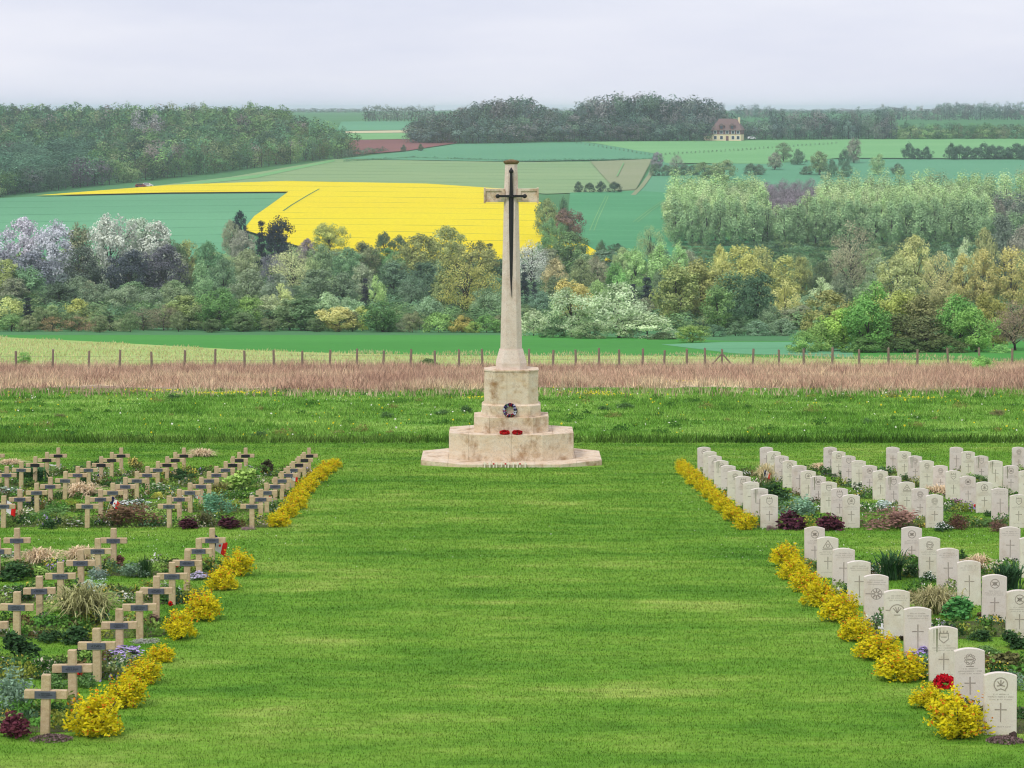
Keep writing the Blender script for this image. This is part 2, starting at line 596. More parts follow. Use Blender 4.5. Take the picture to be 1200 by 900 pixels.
sheet('upper_wheat_field', FP([(400, 187), (480, 178), (535, 169.5), (690, 167.5), (766, 181), (765, 187), (600, 190.3)]), 0.4, M_WHEAT3, 'teal green field below the hilltop wood')
sheet('ploughed_field', FP([(405, 183), (408, 165), (534, 163.5), (536, 168.5), (478, 177.5)]), 0.45, M_PLOUGH, 'reddish ploughed field beside the left wood')
sheet('light_strip_field', FP([(405, 165), (405, 157.5), (498, 156.5), (500, 163.5)]), 0.5, M_MEADOW)
sheet('straw_strip_field', FP([(405, 157.3), (405, 154.8), (498, 153.4), (498, 156.3)]), 0.6, M_STRAW)
sheet('blue_green_far_field', FP([(395, 154.5), (400, 143.5), (500, 142.5), (500, 153.2)]), 0.6, M_WHEAT3)
sheet('house_meadow', FP([(680, 167), (1260, 162), (1260, 187), (985, 186), (900, 193), (780, 192), (768, 181)]), 0.4, M_MEADOW, 'light green meadow in front of the house')
sheet('hedged_field', FP([(768, 187.5), (800, 194), (985, 187), (1260, 188), (1260, 236), (800, 240), (747, 225)]), 0.3, M_WHEAT3, 'dark green field behind the poplars')
sheet('tracked_wheat_field', FP([(668, 227), (745, 224.5), (800, 228), (900, 300), (860, 318), (720, 318), (664, 262)]), 0.4, M_WHEAT4, 'rich green field with tractor tracks right of the cross')
def track(name, pts, wm, mat, off):
    """a thin band along far-ground pixels"""
    w = FP(pts)
    L = [(x - wm, z) for x, z in w]
    R = [(x + wm, z) for x, z in w]
    sheet(name, L + R[::-1], off, mat)
track('tractor_track', [(710, 231), (703, 245), (697, 258), (691, 272)], 0.16, M_MEADOW, 0.5)
track('tractor_track', [(713, 231), (707, 245), (701, 258), (696, 272)], 0.16, M_MEADOW, 0.5)
track('tractor_track', [(783, 232), (760, 248), (742, 262)], 0.16, M_MEADOW, 0.5)
track('tractor_track', [(787, 232), (764, 248), (747, 262)], 0.16, M_MEADOW, 0.5)
track('field_track', [(768, 190), (762, 206), (752, 220), (742, 230)], 0.9, M_TILL, 0.5)
track('tractor_track', [(731, 193), (723, 209)], 0.25, M_MEADOW, 0.9)
track('tractor_track', [(374, 224), (360, 232), (342, 243), (332, 250)], 0.3, M_TERR, 0.87)
sheet('wood_edge_path', FP([(170, 222), (235, 213), (300, 206), (392, 187.5), (392, 190), (300, 209.5), (235, 216.5), (170, 224)]), 0.35, M_MEADOW)

# ------------------------------------------------------------------ monument footprint, used to keep grass out
MZ, MX = 69.35, 0.30      # centre of the stone cross

def blades(name, z0, z1, dens, hh, ww, mat, parent_label, side=3.0, lean=0.6, seed=1, tintr=(0.55, 1.35), mask=None, off=0.0, clump=0.0):
    r = np.random.default_rng(seed)
    zs = np.linspace(z0, z1, 60)
    pts = []
    for a, b in zip(zs[:-1], zs[1:]):
        zc = (a + b) / 2
        hw = 0.235 * zc + side
        n = int(dens(zc) * (b - a) * 2 * hw)
        pts.append(np.stack([r.uniform(-hw, hw, n), r.uniform(a, b, n)], 1))
    p = np.concatenate(pts)
    if mask is not None:
        p = p[mask(p[:, 0], p[:, 1])]
    n = len(p)
    z = gz(p[:, 1], off)
    sc_ = p[:, 1]
    h = hh(sc_) * (0.5 + r.random(n)) * (1 + clump * (np.sin(p[:, 0] * 0.9 + np.sin(p[:, 1] * 0.7) * 2) * np.sin(p[:, 1] * 0.8 + np.sin(p[:, 0] * 0.33) * 3)))
    w = ww(sc_) * (0.6 + 0.8 * r.random(n))
    a = r.uniform(0, math.pi, n)
    dx, dy = np.cos(a) * w, np.sin(a) * w * 0.6
    la = r.uniform(0, 2 * math.pi, n)
    lx, ly = np.cos(la) * h * lean * r.random(n), np.sin(la) * h * lean * r.random(n)
    B = np.stack([p[:, 0], p[:, 1], z - 0.004], 1)
    V = np.stack([B + np.stack([-dx, -dy, 0 * z], 1), B + np.stack([dx, dy, 0 * z], 1), B + np.stack([lx, ly, h], 1)], 1)
    me = poly_mesh(name, V, 3, mat, {'tint': r.uniform(tintr[0], tintr[1], n)})
    o = mesh_obj(name, me)
    kind(o, 'stuff', parent_label)
    o['category'] = 'grass'
    return o

def not_monument(x, z):
    return ~((np.abs(x - MX) < 2.75) & (np.abs(z - MZ) < 1.9))
blades('lawn_grass', 23, LAWN_BACK, lambda z: 1500 * (30 / z) ** 2, lambda z: 0.016 + 0.0004 * z, lambda z: 0.0045 * z / 30 + 0.002, M_LAWNB,
       'short mown grass blades of the lawn', lean=1.1, seed=3, mask=not_monument, tintr=(0.38, 1.6))
blades('meadow_grass', LAWN_BACK, ROUGH_BACK + 1, lambda z: 80 * (80 / z) ** 2 + 10, lambda z: 0.12 + 0 * z, lambda z: 0.016 * z / 80, M_ROUGHB,
       'rough long green grass behind the lawn', lean=1.0, seed=4, tintr=(0.5, 1.4), clump=0.5)
blades('meadow_edge_grass', LAWN_BACK, LAWN_BACK + 1.2, lambda z: 190, lambda z: 0.26 + 0 * z, lambda z: 0.02 + 0 * z, M_ROUGHB,
       'long uncut grass fringe at the back edge of the lawn', lean=0.9, seed=5, tintr=(0.2, 0.85))  # blades tinted dark: the shadow line along the lawn edge is in their colour
wvn = lambda x: 2.2 * np.sin(x * 0.21) + 1.4 * np.sin(x * 0.53 + 1) + 0.9 * np.sin(x * 1.3)
blades('dry_grass', ROUGH_BACK - 4, DRY_BACK + 1, lambda z: 46, lambda z: 0.42 + 0 * z, lambda z: 0.026 + 0 * z, M_DRYB,
       'tall reddish brown dry grass along the fence', lean=1.0, seed=6, tintr=(0.42, 1.45), clump=0.5, mask=lambda x, z: z > ROUGH_BACK + wvn(x) - 0.6 + np.abs(np.sin(x * 91.7 + z * 37.1)) * 3)
# ragged transitions: green tussocks among the dry grass and dry stalks in the meadow
blades('dry_grass_stalks', ROUGH_BACK - 9, ROUGH_BACK, lambda z: 4, lambda z: 0.4 + 0 * z, lambda z: 0.03 + 0 * z, M_DRYB,
       'scattered dry stalks at the meadow edge', seed=8)
blades('crop_seedlings', DRY_BACK, 262, lambda z: 4.2, lambda z: 0.2 + 0 * z, lambda z: 0.05 + 0 * z, M_STRAWB,
       'pale straw stalks in the young crop', seed=9, tintr=(0.7, 1.2),
       mask=lambda x, z: (HY + G(z) * F / z) > 395.5 + (VX + x * F / z) * 0.055 - np.clip((VX + x * F / z - 300) * 0.048, 0, 40) + np.sin(x * 0.7) * 1.5)

# tussocks: dark weeds in the meadow, dandelions
def tussocks():
    r = np.random.default_rng(21)
    C, N, Cc = [], [], []
    for _ in range(170):
        z = r.uniform(LAWN_BACK + 1, ROUGH_BACK)
        x = r.uniform(-0.24 * z, 0.24 * z)
        if abs(x - MX) < 1 and z < 78:
            continue
        rad = r.uniform(0.15, 0.5)
        n = int(90 * rad / 0.3)
        d = unit(r.normal(size=(n, 3)))
        d[:, 2] = np.abs(d[:, 2]) * 0.7
        q = d * rad * (0.4 + 0.6 * r.random((n, 1)))
        q[:, 0] += x
        q[:, 1] += z
        q[:, 2] += gz(q[:, 1])
        base = np.array(col(*[(66, 108, 42), (84, 130, 50), (112, 160, 60), (136, 140, 76)][r.integers(0, 4)])[:3])
        C.append(q)
        N.append(d)
        Cc.append(base[None, :] * r.uniform(0.6, 1.3, (n, 1)))
    C, N, Cc = np.concatenate(C), np.concatenate(N), np.concatenate(Cc)
    o = mesh_obj('meadow_weeds', poly_mesh('meadow_weeds', leaf_quads(r, C, N + np.array([0, -0.4, 0.8]), 0.05, 0.4, 0.9), 4, M_COLA, {'col': Cc * 1.0}))
    kind(o, 'stuff', 'dark low weeds and tussocks in the rough meadow')
    # dandelions and daisies
    n = 900
    z = r.uniform(LAWN_BACK + 1, ROUGH_BACK, n)
    x = r.uniform(-0.24, 0.24, n) * z
    cl = [near(px, py) for px, py in ((270, 464), (300, 463), (185, 461), (690, 463), (700, 464), (1065, 470), (710, 466), (560, 470), (250, 464), (800, 450))]
    for i, (cx, cz) in enumerate(cl):
        k = slice(i * 45, i * 45 + 45)
        x[k] = cx + r.normal(size=45) * 0.7
        z[k] = cz + r.normal(size=45) * 0.9
    C = np.stack([x, z, gz(z, 0.19)], 1)
    N = np.tile([0, -0.6, 1.0], (n, 1))
    cc = np.where(r.random((n, 1)) < 0.35, np.array(col(232, 232, 214)[:3]), np.array(col(236, 214, 50)[:3]))
    cc[:450] = np.array(col(236, 220, 60)[:3])
    o = mesh_obj('meadow_flowers', poly_mesh('meadow_flowers', leaf_quads(r, C, N, 0.04, 0.9), 4, M_COLA, {'col': cc}))
    kind(o, 'stuff', 'yellow dandelions and white flowers in the rough meadow')
    n = 900
    z = r.uniform(42, LAWN_BACK, n)
    z[:260] = r.uniform(43.5, 48.5, 260)
    x = r.uniform(-0.23, 0.23, n) * z
    ok = (np.abs(x) > 4.0) | (r.random(n) < 0.12)
    x, z = x[ok], z[ok]
    C = np.stack([x, z, gz(z, 0.045)], 1)
    o = mesh_obj('lawn_daisies', poly_mesh('lawn_daisies', leaf_quads(r, C, np.tile([0, -0.5, 1.0], (len(x), 1)), 0.011, 0.9), 4, M_COLA,
                 {'col': np.tile(np.array(col(236, 236, 220)[:3]), (len(x), 1))}))
    kind(o, 'stuff', 'tiny white daisies scattered in the lawn')
tussocks()

# ------------------------------------------------------------------ the stone cross
def octa(w, d, cx, cd, x0=None, x1=None, shrink=0.0):
    """plan of an elongated octagon (w wide, d deep, corners cut by cx, cd), optionally only its part between x0 and x1"""
    w, d = w / 2 - shrink, d / 2 - shrink
    pts = [(-w, -d + cd), (-w + cx, -d), (w - cx, -d), (w, -d + cd), (w, d - cd), (w - cx, d), (-w + cx, d), (-w, d - cd)]
    for s, lim in ((1, x0), (-1, x1)):
        if lim is None:
            continue
        out = []
        for i in range(len(pts)):
            a, b = pts[i], pts[(i + 1) % len(pts)]
            ia, ib = s * (a[0] - lim) >= 0, s * (b[0] - lim) >= 0
            if ia:
                out.append(a)
            if ia != ib:
                t = (lim - a[0]) / (b[0] - a[0])
                out.append((lim, a[1] + t * (b[1] - a[1])))
        pts = out
    return pts

def build_monument():
    zb = gz(MZ + 1.8)
    root = empty('stone_cross', (MX, MZ, zb))
    tag(root, 'tall pale stone cross with black bronze sword on octagonal stepped base', 'monument')
    drop = gz(MZ) - zb
    # height steps measured above the base at the slab
    def course(w, d, cx, cd, z0, z1, cuts, name='stone_block', bev=0.007, part=None):
        par = root
        g = 0.002
        edges = [-w / 2 - 1] + cuts + [w / 2 + 1]
        if cuts:
            bm = bmesh.new()
            prism(bm, octa(w, d, cx, cd, shrink=0.012), z0, z1 - 0.008)
            mesh_obj('joint_core', bm_mesh('joint_core', bm, M_MORTAR), root)
        for a, b in zip(edges[:-1], edges[1:]):
            x0 = a + g if a > -w / 2 else None
            x1 = b - g if b < w / 2 else None
            bm = bmesh.new()
            prism(bm, octa(w, d, cx, cd, x0, x1), z0, z1)
            bmesh.ops.bevel(bm, geom=bm.edges[:], offset=bev, segments=2, affect='EDGES')
            mesh_obj(name, bm_mesh(name, bm, M_MON), par)
    SL = 0.37                                   # slab top: the ground falls 0.27 m under it
    course(5.44, 3.6, 1.25, 0.85, -0.2, SL, [-1.9, -0.6, 0.7, 1.95], 'paving_slab')
    course(3.76, 2.3, 0.95, 0.48, SL, SL + 0.78, [-1.28, 0.0, 1.25])
    Z3 = SL + 0.78
    course(2.26, 1.56, 0.45, 0.32, Z3, Z3 + 0.47, [-0.66, 0.68])
    Z4 = Z3 + 0.47
    course(1.79, 1.25, 0.32, 0.26, Z4, Z4 + 0.33, [])
    Z5 = Z4 + 0.33
    bm = bmesh.new()                             # weathered slope up to the plinth
    prism(bm, octa(1.77, 1.23, 0.32, 0.26), Z5, Z5 + 0.045, octa(1.66, 1.12, 0.3, 0.24))
    mesh_obj('plinth_slope', bm_mesh('plinth_slope', bm, M_MON), root)
    course(1.64, 1.10, 0.30, 0.24, Z5 + 0.045, Z5 + 1.02, [-0.13], 'plinth_block')
    Z6 = Z5 + 1.02
    bm = bmesh.new()
    prism(bm, octa(1.67, 1.13, 0.3, 0.24), Z6, Z6 + 0.05)
    bmesh.ops.bevel(bm, geom=bm.edges[:], offset=0.01, segments=2, affect='EDGES')
    mesh_obj('plinth_cap', bm_mesh('plinth_cap', bm, M_MON), root)
    Z6 += 0.05
    bm = bmesh.new()
    c = 0.2
    prism(bm, octa(0.93, 0.80, c, c), Z6, Z6 + 0.19)
    prism(bm, octa(0.93, 0.80, c, c), Z6 + 0.19, Z6 + 0.59, octa(0.72, 0.62, 0.17, 0.17))
    mesh_obj('shaft_foot', bm_mesh('shaft_foot', bm, M_SHAFT), root)
    Z7 = Z6 + 0.59
    ZB0 = CZ - (237.3 - HY) * 69 / F - zb       # underside, top of the arm, and top of the shaft
    ZB1 = CZ - (221.6 - HY) * 69 / F - zb
    ZT = CZ - (192.5 - HY) * 69 / F - zb
    bm = bmesh.new()
    o0, o1, o2 = octa(0.66, 0.58, 0.16, 0.16), octa(0.445, 0.42, 0.11, 0.11), octa(0.375, 0.36, 0.09, 0.09)
    prism(bm, o0, Z7, ZB0 + 0.02, o1)
    prism(bm, o1, ZB0 + 0.02, ZT, o2)
    mesh_obj('shaft', bm_mesh('shaft', bm, M_SHAFT), root)
    bm = bmesh.new()
    prism(bm, octa(0.39, 0.375, 0.09, 0.09), ZT, ZT + 0.05, octa(0.47, 0.45, 0.1, 0.1))
    prism(bm, octa(0.47, 0.45, 0.1, 0.1), ZT + 0.05, ZT + 0.09)
    prism(bm, octa(0.47, 0.45, 0.1, 0.1), ZT + 0.09, ZT + 0.14, octa(0.12, 0.12, 0.03, 0.03))
    mesh_obj('cap', bm_mesh('cap', bm, m_stone('lichen_cap', col(140, 118, 84), col(108, 88, 62), col(70, 58, 44), 0.5, 6.0)), root)
    for s in (-1, 1):                            # arms: recessed panel between rims, flared end
        bm = bmesh.new()
        xs = (0.20 * s, 0.80 * s)
        x0, x1 = min(xs), max(xs)
        box(bm, x0, x1, -0.13, 0.13, ZB0 + 0.05, ZB1 - 0.05)
        box(bm, x0, x1, -0.165, 0.165, ZB1 - 0.06, ZB1)
        box(bm, x0, x1, -0.165, 0.165, ZB0, ZB0 + 0.06)
        e0, e1 = sorted((0.78 * s, 0.835 * s))
        box(bm, e0, e1, -0.185, 0.185, ZB0 - 0.03, ZB1 + 0.03)
        q0, q1 = sorted((0.19 * s, 0.30 * s))
        box(bm, q0, q1, -0.168, 0.168, ZB0 + 0.04, ZB1 - 0.04)
        mesh_obj('arm', bm_mesh('arm', bm, M_MON), root)
    # sword, point down
    zt = CZ - (197 - HY) * 69 / F - zb
    zg = CZ - (230 - HY) * 69 / F - zb
    zp = CZ - (348 - HY) * 69 / F - zb
    def fy(z):                                   # face of the tapering shaft
        t = (z - Z7) / (ZB0 - Z7)
        return -(0.29 + (0.21 - 0.29) * t) if t < 1 else -0.213
    sw = empty('sword', (0, 0, 0))
    sw.parent = root
    bm = bmesh.new()
    pr = [(zg, 0.074), (zg - 1.0, 0.066), (zp + 0.7, 0.042), (zp, 0.004)]
    rows = []
    for z, hw in pr:
        y = fy(z) - 0.008
        rows.append([bm.verts.new(p) for p in ((-hw, y, z), (0, y - 0.05, z), (hw, y, z), (0, y + 0.006, z))])
    for a, b in zip(rows[:-1], rows[1:]):
        for i in range(4):
            bm.faces.new((a[i], a[(i + 1) % 4], b[(i + 1) % 4], b[i]))
    bm.faces.new(rows[0])
    bm.faces.new(rows[-1])
    mesh_obj('blade', bm_mesh('blade', bm, M_BRONZE), sw)
    y = -0.213
    bm = bmesh.new()
    box(bm, -0.40, 0.40, y - 0.075, y - 0.02, zg - 0.035, zg + 0.035)
    for s in (-1, 1):
        m = Matrix.Translation((0.41 * s, y - 0.05, zg)) @ Matrix.Diagonal((0.07, 0.045, 0.065, 1))
        bmesh.ops.create_icosphere(bm, subdivisions=2, radius=1, matrix=m)
    mesh_obj('guard', bm_mesh('guard', bm, M_BRONZE), sw)
    bm = bmesh.new()
    box(bm, -0.058, 0.058, y - 0.06, y + 0.005, zg + 0.03, zt - 0.12, (-0.036, 0.036, y - 0.05, y + 0.005))
    bmesh.ops.create_icosphere(bm, subdivisions=2, radius=1, matrix=Matrix.Translation((0, y - 0.03, zt - 0.10)) @ Matrix.Diagonal((0.072, 0.045, 0.07, 1)))
    box(bm, -0.05, 0.05, y - 0.05, y, zt - 0.06, zt + 0.02, (-0.005, 0.005, y - 0.03, y - 0.02))
    mesh_obj('hilt', bm_mesh('hilt', bm, M_BRONZE), sw)
    return zb, SL, Z3, Z4
MON_ZB, M_SL, M_Z3, M_Z4 = build_monument()

def wreath_mesh(name, R, r0, n, cols, seed, size=0.035):
    """ring of overlapping petals; lies in the xz plane, faces -y"""
    r = np.random.default_rng(seed)
    a = r.uniform(0, 2 * math.pi, n)
    b = r.uniform(0, 2 * math.pi, n)
    d = np.stack([np.cos(a) * np.cos(b), np.sin(b), np.sin(a) * np.cos(b)], 1)
    C = np.stack([np.cos(a) * R, 0 * a, np.sin(a) * R], 1) + d * r0
    ci = (a / (2 * math.pi) * 40).astype(int)
    pick = np.array([r.integers(0, len(cols)) for _ in range(41)])
    cc = np.array([c[:3] for c in cols])[pick[ci]] * r.uniform(0.7, 1.2, (n, 1))
    return poly_mesh(name, leaf_quads(r, C, d, size, 0.8, 1.4), 4, M_COLA, {'col': cc})

def ring_mesh(name, R, r0, mat):
    V, Fc = [], []
    n, k = 28, 8
    for i in range(n):
        a = 2 * math.pi * i / n
        for j in range(k):
            b = 2 * math.pi * j / k
            V.append(((R + r0 * math.cos(b)) * math.cos(a), r0 * math.sin(b), (R + r0 * math.cos(b)) * math.sin(a)))
    for i in range(n):
        for j in range(k):
            Fc.append((i * k + j, ((i + 1) % n) * k + j, ((i + 1) % n) * k + (j + 1) % k, i * k + (j + 1) % k))
    return list_mesh(name, V, Fc, mat, True)

w = empty('wreath', (MX - 0.04, MZ - 0.70, MON_ZB + M_Z4 + 0.215))
w.rotation_euler = (math.radians(-10), 0, 0)
tag(w, 'round wreath of dark blue, white and red flowers leaning on the plinth', 'wreath')
mesh_obj('ring', ring_mesh('ring', 0.168, 0.036, M_GREENP), w)
mesh_obj('flowers', wreath_mesh('flowers', 0.168, 0.042, 520, [col(52, 44, 92), col(38, 34, 74), col(225, 225, 235), col(176, 30, 44), col(96, 84, 140), col(190, 190, 215)], 5, 0.024), w)
for i, (dx, lab) in enumerate(((-0.20, 'red poppy wreath lying left of its twin on the stone step'), (0.18, 'red poppy wreath lying right of its twin on the stone step'))):
    w = empty('poppy_wreath', (MX + dx, MZ - 0.97, MON_ZB + M_Z3 + 0.055))
    w.rotation_euler = (math.radians(-80), 0, 0)
    tag(w, lab, 'wreath')
    mesh_obj('ring', ring_mesh('ring', 0.115, 0.026, M_GREENP), w)
    mesh_obj('poppies', wreath_mesh('poppies', 0.115, 0.032, 380, [col(190, 24, 34), col(214, 40, 44), col(160, 18, 28)], 9 + i, 0.028), w)

# small remembrance crosses along the front of the slab
ordw = ['first', 'second', 'third', 'fourth', 'fifth', 'sixth', 'seventh', 'eighth', 'ninth', 'tenth', 'eleventh', 'twelfth']
rc_me = None
for i in range(11):
    px = 568.5 + i * 4.6 + (0.8 if i % 3 else -0.6)
    zz = MZ - 1.87
    o = empty('remembrance_cross', ((px - VX) * zz / F, zz, gz(zz)))
    o.rotation_euler = (math.radians(-14), 0, (random.random() - 0.5) * 0.4)
    o.scale = (1.35, 1.35, 1.15)
    tag(o, 'tiny wooden remembrance cross, %s from the left along the monument slab' % ordw[i], 'cross', 'small crosses along the slab front')
    if rc_me is None:
        bm = bmesh.new()
        box(bm, -0.013, 0.013, -0.006, 0.006, -0.03, 0.15)
        box(bm, -0.045, 0.045, -0.007, 0.005, 0.088, 0.112)
        M_PALEW = m_plain('pale_new_wood', col(240, 228, 204), 0.8, 0.2, 0.15, 20)
        rc_me = bm_mesh('wooden_cross', bm, M_PALEW)
        bm = bmesh.new()
        bmesh.ops.create_cone(bm, cap_ends=True, segments=10, radius1=0.022, radius2=0.016, depth=0.008,
                              matrix=Matrix.Translation((0, -0.011, 0.1)) @ Matrix.Rotation(math.radians(90), 4, 'X'))
        pp_me = bm_mesh('poppy', bm, M_RED)
    mesh_obj('wooden_cross', rc_me, o)
    if i in (2, 5, 9):
        mesh_obj('poppy', pp_me, o)

# ------------------------------------------------------------------ graves: ranks at the same distances on both sides
RANK_N = [26.7 + 1.767 * i for i in range(10)]
RANK_F = [49.9 + 1.767 * i for i in range(10)]

# headstone: slab with a low curved top; carving is kept as separate shallow pieces
SW, SH, ST = 0.38, 0.735, 0.076
def slab_mesh():
    bm = bmesh.new()
    n = 8
    pr = [(-SW / 2, -0.15), (SW / 2, -0.15)]
    for i in range(n + 1):
        t = 1 - 2 * i / n
        pr.append((SW / 2 * t, SH - 0.035 * t * t))
    f = [bm.verts.new((x, -ST / 2, z)) for x, z in pr]
    b = [bm.verts.new((x, ST / 2, z)) for x, z in pr]
    bm.faces.new(f)
    bm.faces.new(b[::-1])
    k = len(pr)
    for i in range(k):
        bm.faces.new((f[i], f[(i + 1) % k], b[(i + 1) % k], b[i]))
    bmesh.ops.bevel(bm, geom=[e for e in bm.edges if abs(e.verts[0].co.y - e.verts[1].co.y) < 1e-4], offset=0.006, segments=2, affect='EDGES')
    return bm_mesh('slab', bm, M_HEAD)
SLAB = slab_mesh()
FY = -ST / 2 - 0.0015
def flat(bm, pts, y=FY):
    bm.faces.new([bm.verts.new((x, y, z)) for x, z in pts])
def ringf(bm, cx, cz, R, w, n=20, a0=0.0, a1=2 * math.pi):
    for i in range(n):
        a, b = a0 + (a1 - a0) * i / n, a0 + (a1 - a0) * (i + 1) / n
        flat(bm, [(cx + (R + s) * math.cos(t), cz + (R + s) * math.sin(t)) for t, s in ((a, 0), (b, 0), (b, -w), (a, -w))])
def bar(bm, x0, z0, x1, z1, w):
    dx, dz = x1 - x0, z1 - z0
    L = math.hypot(dx, dz)
    nx, nz = -dz / L * w / 2, dx / L * w / 2
    flat(bm, [(x0 + nx, z0 + nz), (x1 + nx, z1 + nz), (x1 - nx, z1 - nz), (x0 - nx, z0 - nz)])
def badge_mesh(t):
    bm = bmesh.new()
    cz = 0.60
    r = random.Random(t)
    if t == 0:        # leaf in a broken ring with scroll
        ringf(bm, 0, cz, 0.085, 0.014, 22, -0.9, math.pi + 0.9)
        for a in (90, 40, 140, 200, 340):
            bar(bm, 0, cz - 0.01, 0.05 * math.cos(math.radians(a)), cz + 0.055 * math.sin(math.radians(a)), 0.014)
        bar(bm, -0.06, cz - 0.075, 0.0, cz - 0.05, 0.012)
        bar(bm, 0.06, cz - 0.075, 0.0, cz - 0.05, 0.012)
    elif t == 1:      # wheel wreath over a scroll
        for i in range(9):
            a = 2 * math.pi * i / 9
            ringf(bm, 0.055 * math.cos(a), cz + 0.055 * math.sin(a), 0.02, 0.009, 6)
        bar(bm, -0.035, cz, 0.035, cz, 0.02)
        bar(bm, -0.05, cz - 0.085, 0.05, cz - 0.085, 0.012)
    elif t == 2:      # ring with crossed bars
        ringf(bm, 0, cz, 0.075, 0.012, 20)
        bar(bm, -0.045, cz - 0.03, 0.045, cz + 0.03, 0.014)
        bar(bm, -0.045, cz + 0.03, 0.045, cz - 0.03, 0.014)
        ringf(bm, 0, cz, 0.03, 0.012, 10)
    elif t == 3:      # triangular trophy
        for a, b in (((-0.09, -0.06), (0, 0.08)), ((0, 0.08), (0.09, -0.06)), ((0.09, -0.06), (-0.09, -0.06))):
            bar(bm, a[0], cz + a[1], b[0], cz + b[1], 0.013)
        ringf(bm, 0, cz - 0.015, 0.035, 0.013, 10)
        bar(bm, -0.1, cz - 0.085, 0.1, cz - 0.085, 0.01)
    else:             # crowned shield
        bar(bm, -0.06, cz + 0.05, -0.06, cz - 0.03, 0.012)
        bar(bm, 0.06, cz + 0.05, 0.06, cz - 0.03, 0.012)
        bar(bm, -0.06, cz - 0.03, 0, cz - 0.08, 0.012)
        bar(bm, 0.06, cz - 0.03, 0, cz - 0.08, 0.012)
        bar(bm, -0.065, cz + 0.05, 0.065, cz + 0.05, 0.014)
        for x in (-0.04, 0, 0.04):
            bar(bm, x, cz + 0.05, x * 1.2, cz + 0.085, 0.014)
        bar(bm, -0.04, cz, 0.04, cz, 0.012)
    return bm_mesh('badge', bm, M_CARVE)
BADGES = [badge_mesh(t) for t in range(5)]
def text_mesh(lines, seed):
    """weathered lettering: short upright strokes in rows, too small to read"""
    bm = bmesh.new()
    r = random.Random(seed)
    for z, w, h in lines:
        x = -w / 2
        while x < w / 2:
            lw = r.uniform(0.006, 0.013)
            if r.random() > 0.16:
                flat(bm, [(x, z), (x + 0.0035, z), (x + 0.0035, z + h), (x, z + h)])
                if r.random() < 0.7:
                    flat(bm, [(x + 0.0038, z + h * 0.72), (x + lw * 0.75, z + h * 0.72), (x + lw * 0.75, z + h), (x + 0.0038, z + h)])
                if r.random() < 0.4:
                    flat(bm, [(x + 0.0038, z), (x + lw * 0.75, z), (x + lw * 0.75, z + h * 0.25), (x + 0.0038, z + h * 0.25)])
            x += lw + 0.003
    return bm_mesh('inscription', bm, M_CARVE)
TEXTS = [text_mesh([(0.478, 0.18, 0.014), (0.448, 0.30, 0.014), (0.418, 0.26, 0.012), (0.10, 0.24, 0.011)], s) for s in range(3)]
TEXT_HI = [text_mesh([(0.645, 0.22, 0.016), (0.612, 0.30, 0.016), (0.58, 0.26, 0.014)], s + 7) for s in range(2)]
def lcross_mesh(z0, z1, za, hw):
    bm = bmesh.new()
    flat(bm, [(-0.006, z0), (0.006, z0), (0.009, z1), (-0.009, z1)])
    bm2 = [(-hw, za - 0.008), (-0.0095, za - 0.006), (-0.0095, za + 0.006), (-hw, za + 0.008)]
    flat(bm, bm2)
    flat(bm, [(-x, z) for x, z in bm2[::-1]])
    return bm_mesh('carved_cross', bm, M_CARVE)
LCROSS = lcross_mesh(0.16, 0.385, 0.305, 0.07)
LCROSS_BIG = lcross_mesh(0.16, 0.50, 0.40, 0.08)
def emblem_mesh(t):
    bm = bmesh.new()
    cz = 0.44
    if t == 0:        # eight pointed star over a band
        for i in range(8):
            a = math.pi * i / 4
            bar(bm, 0.02 * math.cos(a), cz + 0.02 * math.sin(a), 0.075 * math.cos(a), cz + 0.075 * math.sin(a), 0.02)
        ringf(bm, 0, cz, 0.09, 0.01, 16)
        bar(bm, -0.17, cz, -0.092, cz, 0.014)
        bar(bm, 0.092, cz, 0.17, cz, 0.014)
    else:             # fan shape under a curved band
        ringf(bm, 0, cz - 0.03, 0.12, 0.014, 16, 0.15, math.pi - 0.15)
        for a in (50, 75, 105, 130):
            bar(bm, 0, cz - 0.04, 0.09 * math.cos(math.radians(a)), cz - 0.03 + 0.08 * math.sin(math.radians(a)), 0.014)
        bar(bm, -0.17, cz, -0.12, cz, 0.014)
        bar(bm, 0.12, cz, 0.17, cz, 0.014)
        bar(bm, -0.05, cz - 0.07, 0.05, cz - 0.07, 0.014)
    return bm_mesh('emblem', bm, M_CARVE)
EMBLEMS = [emblem_mesh(0), emblem_mesh(1)]
bm = bmesh.new()
for x0, w0, z0, z1 in ((-0.09, 0.03, 0.40, 0.712), (-0.13, 0.012, 0.52, 0.7), (-0.05, 0.01, 0.6, 0.72)):
    flat(bm, [(x0 - w0 * 0.2, z0), (x0 + w0 * 0.2, z0), (x0 + w0 / 2, z1), (x0 - w0 / 2, z1)], FY + 0.0008)
STREAK = bm_mesh('algae_streak', bm, M_STAIN)

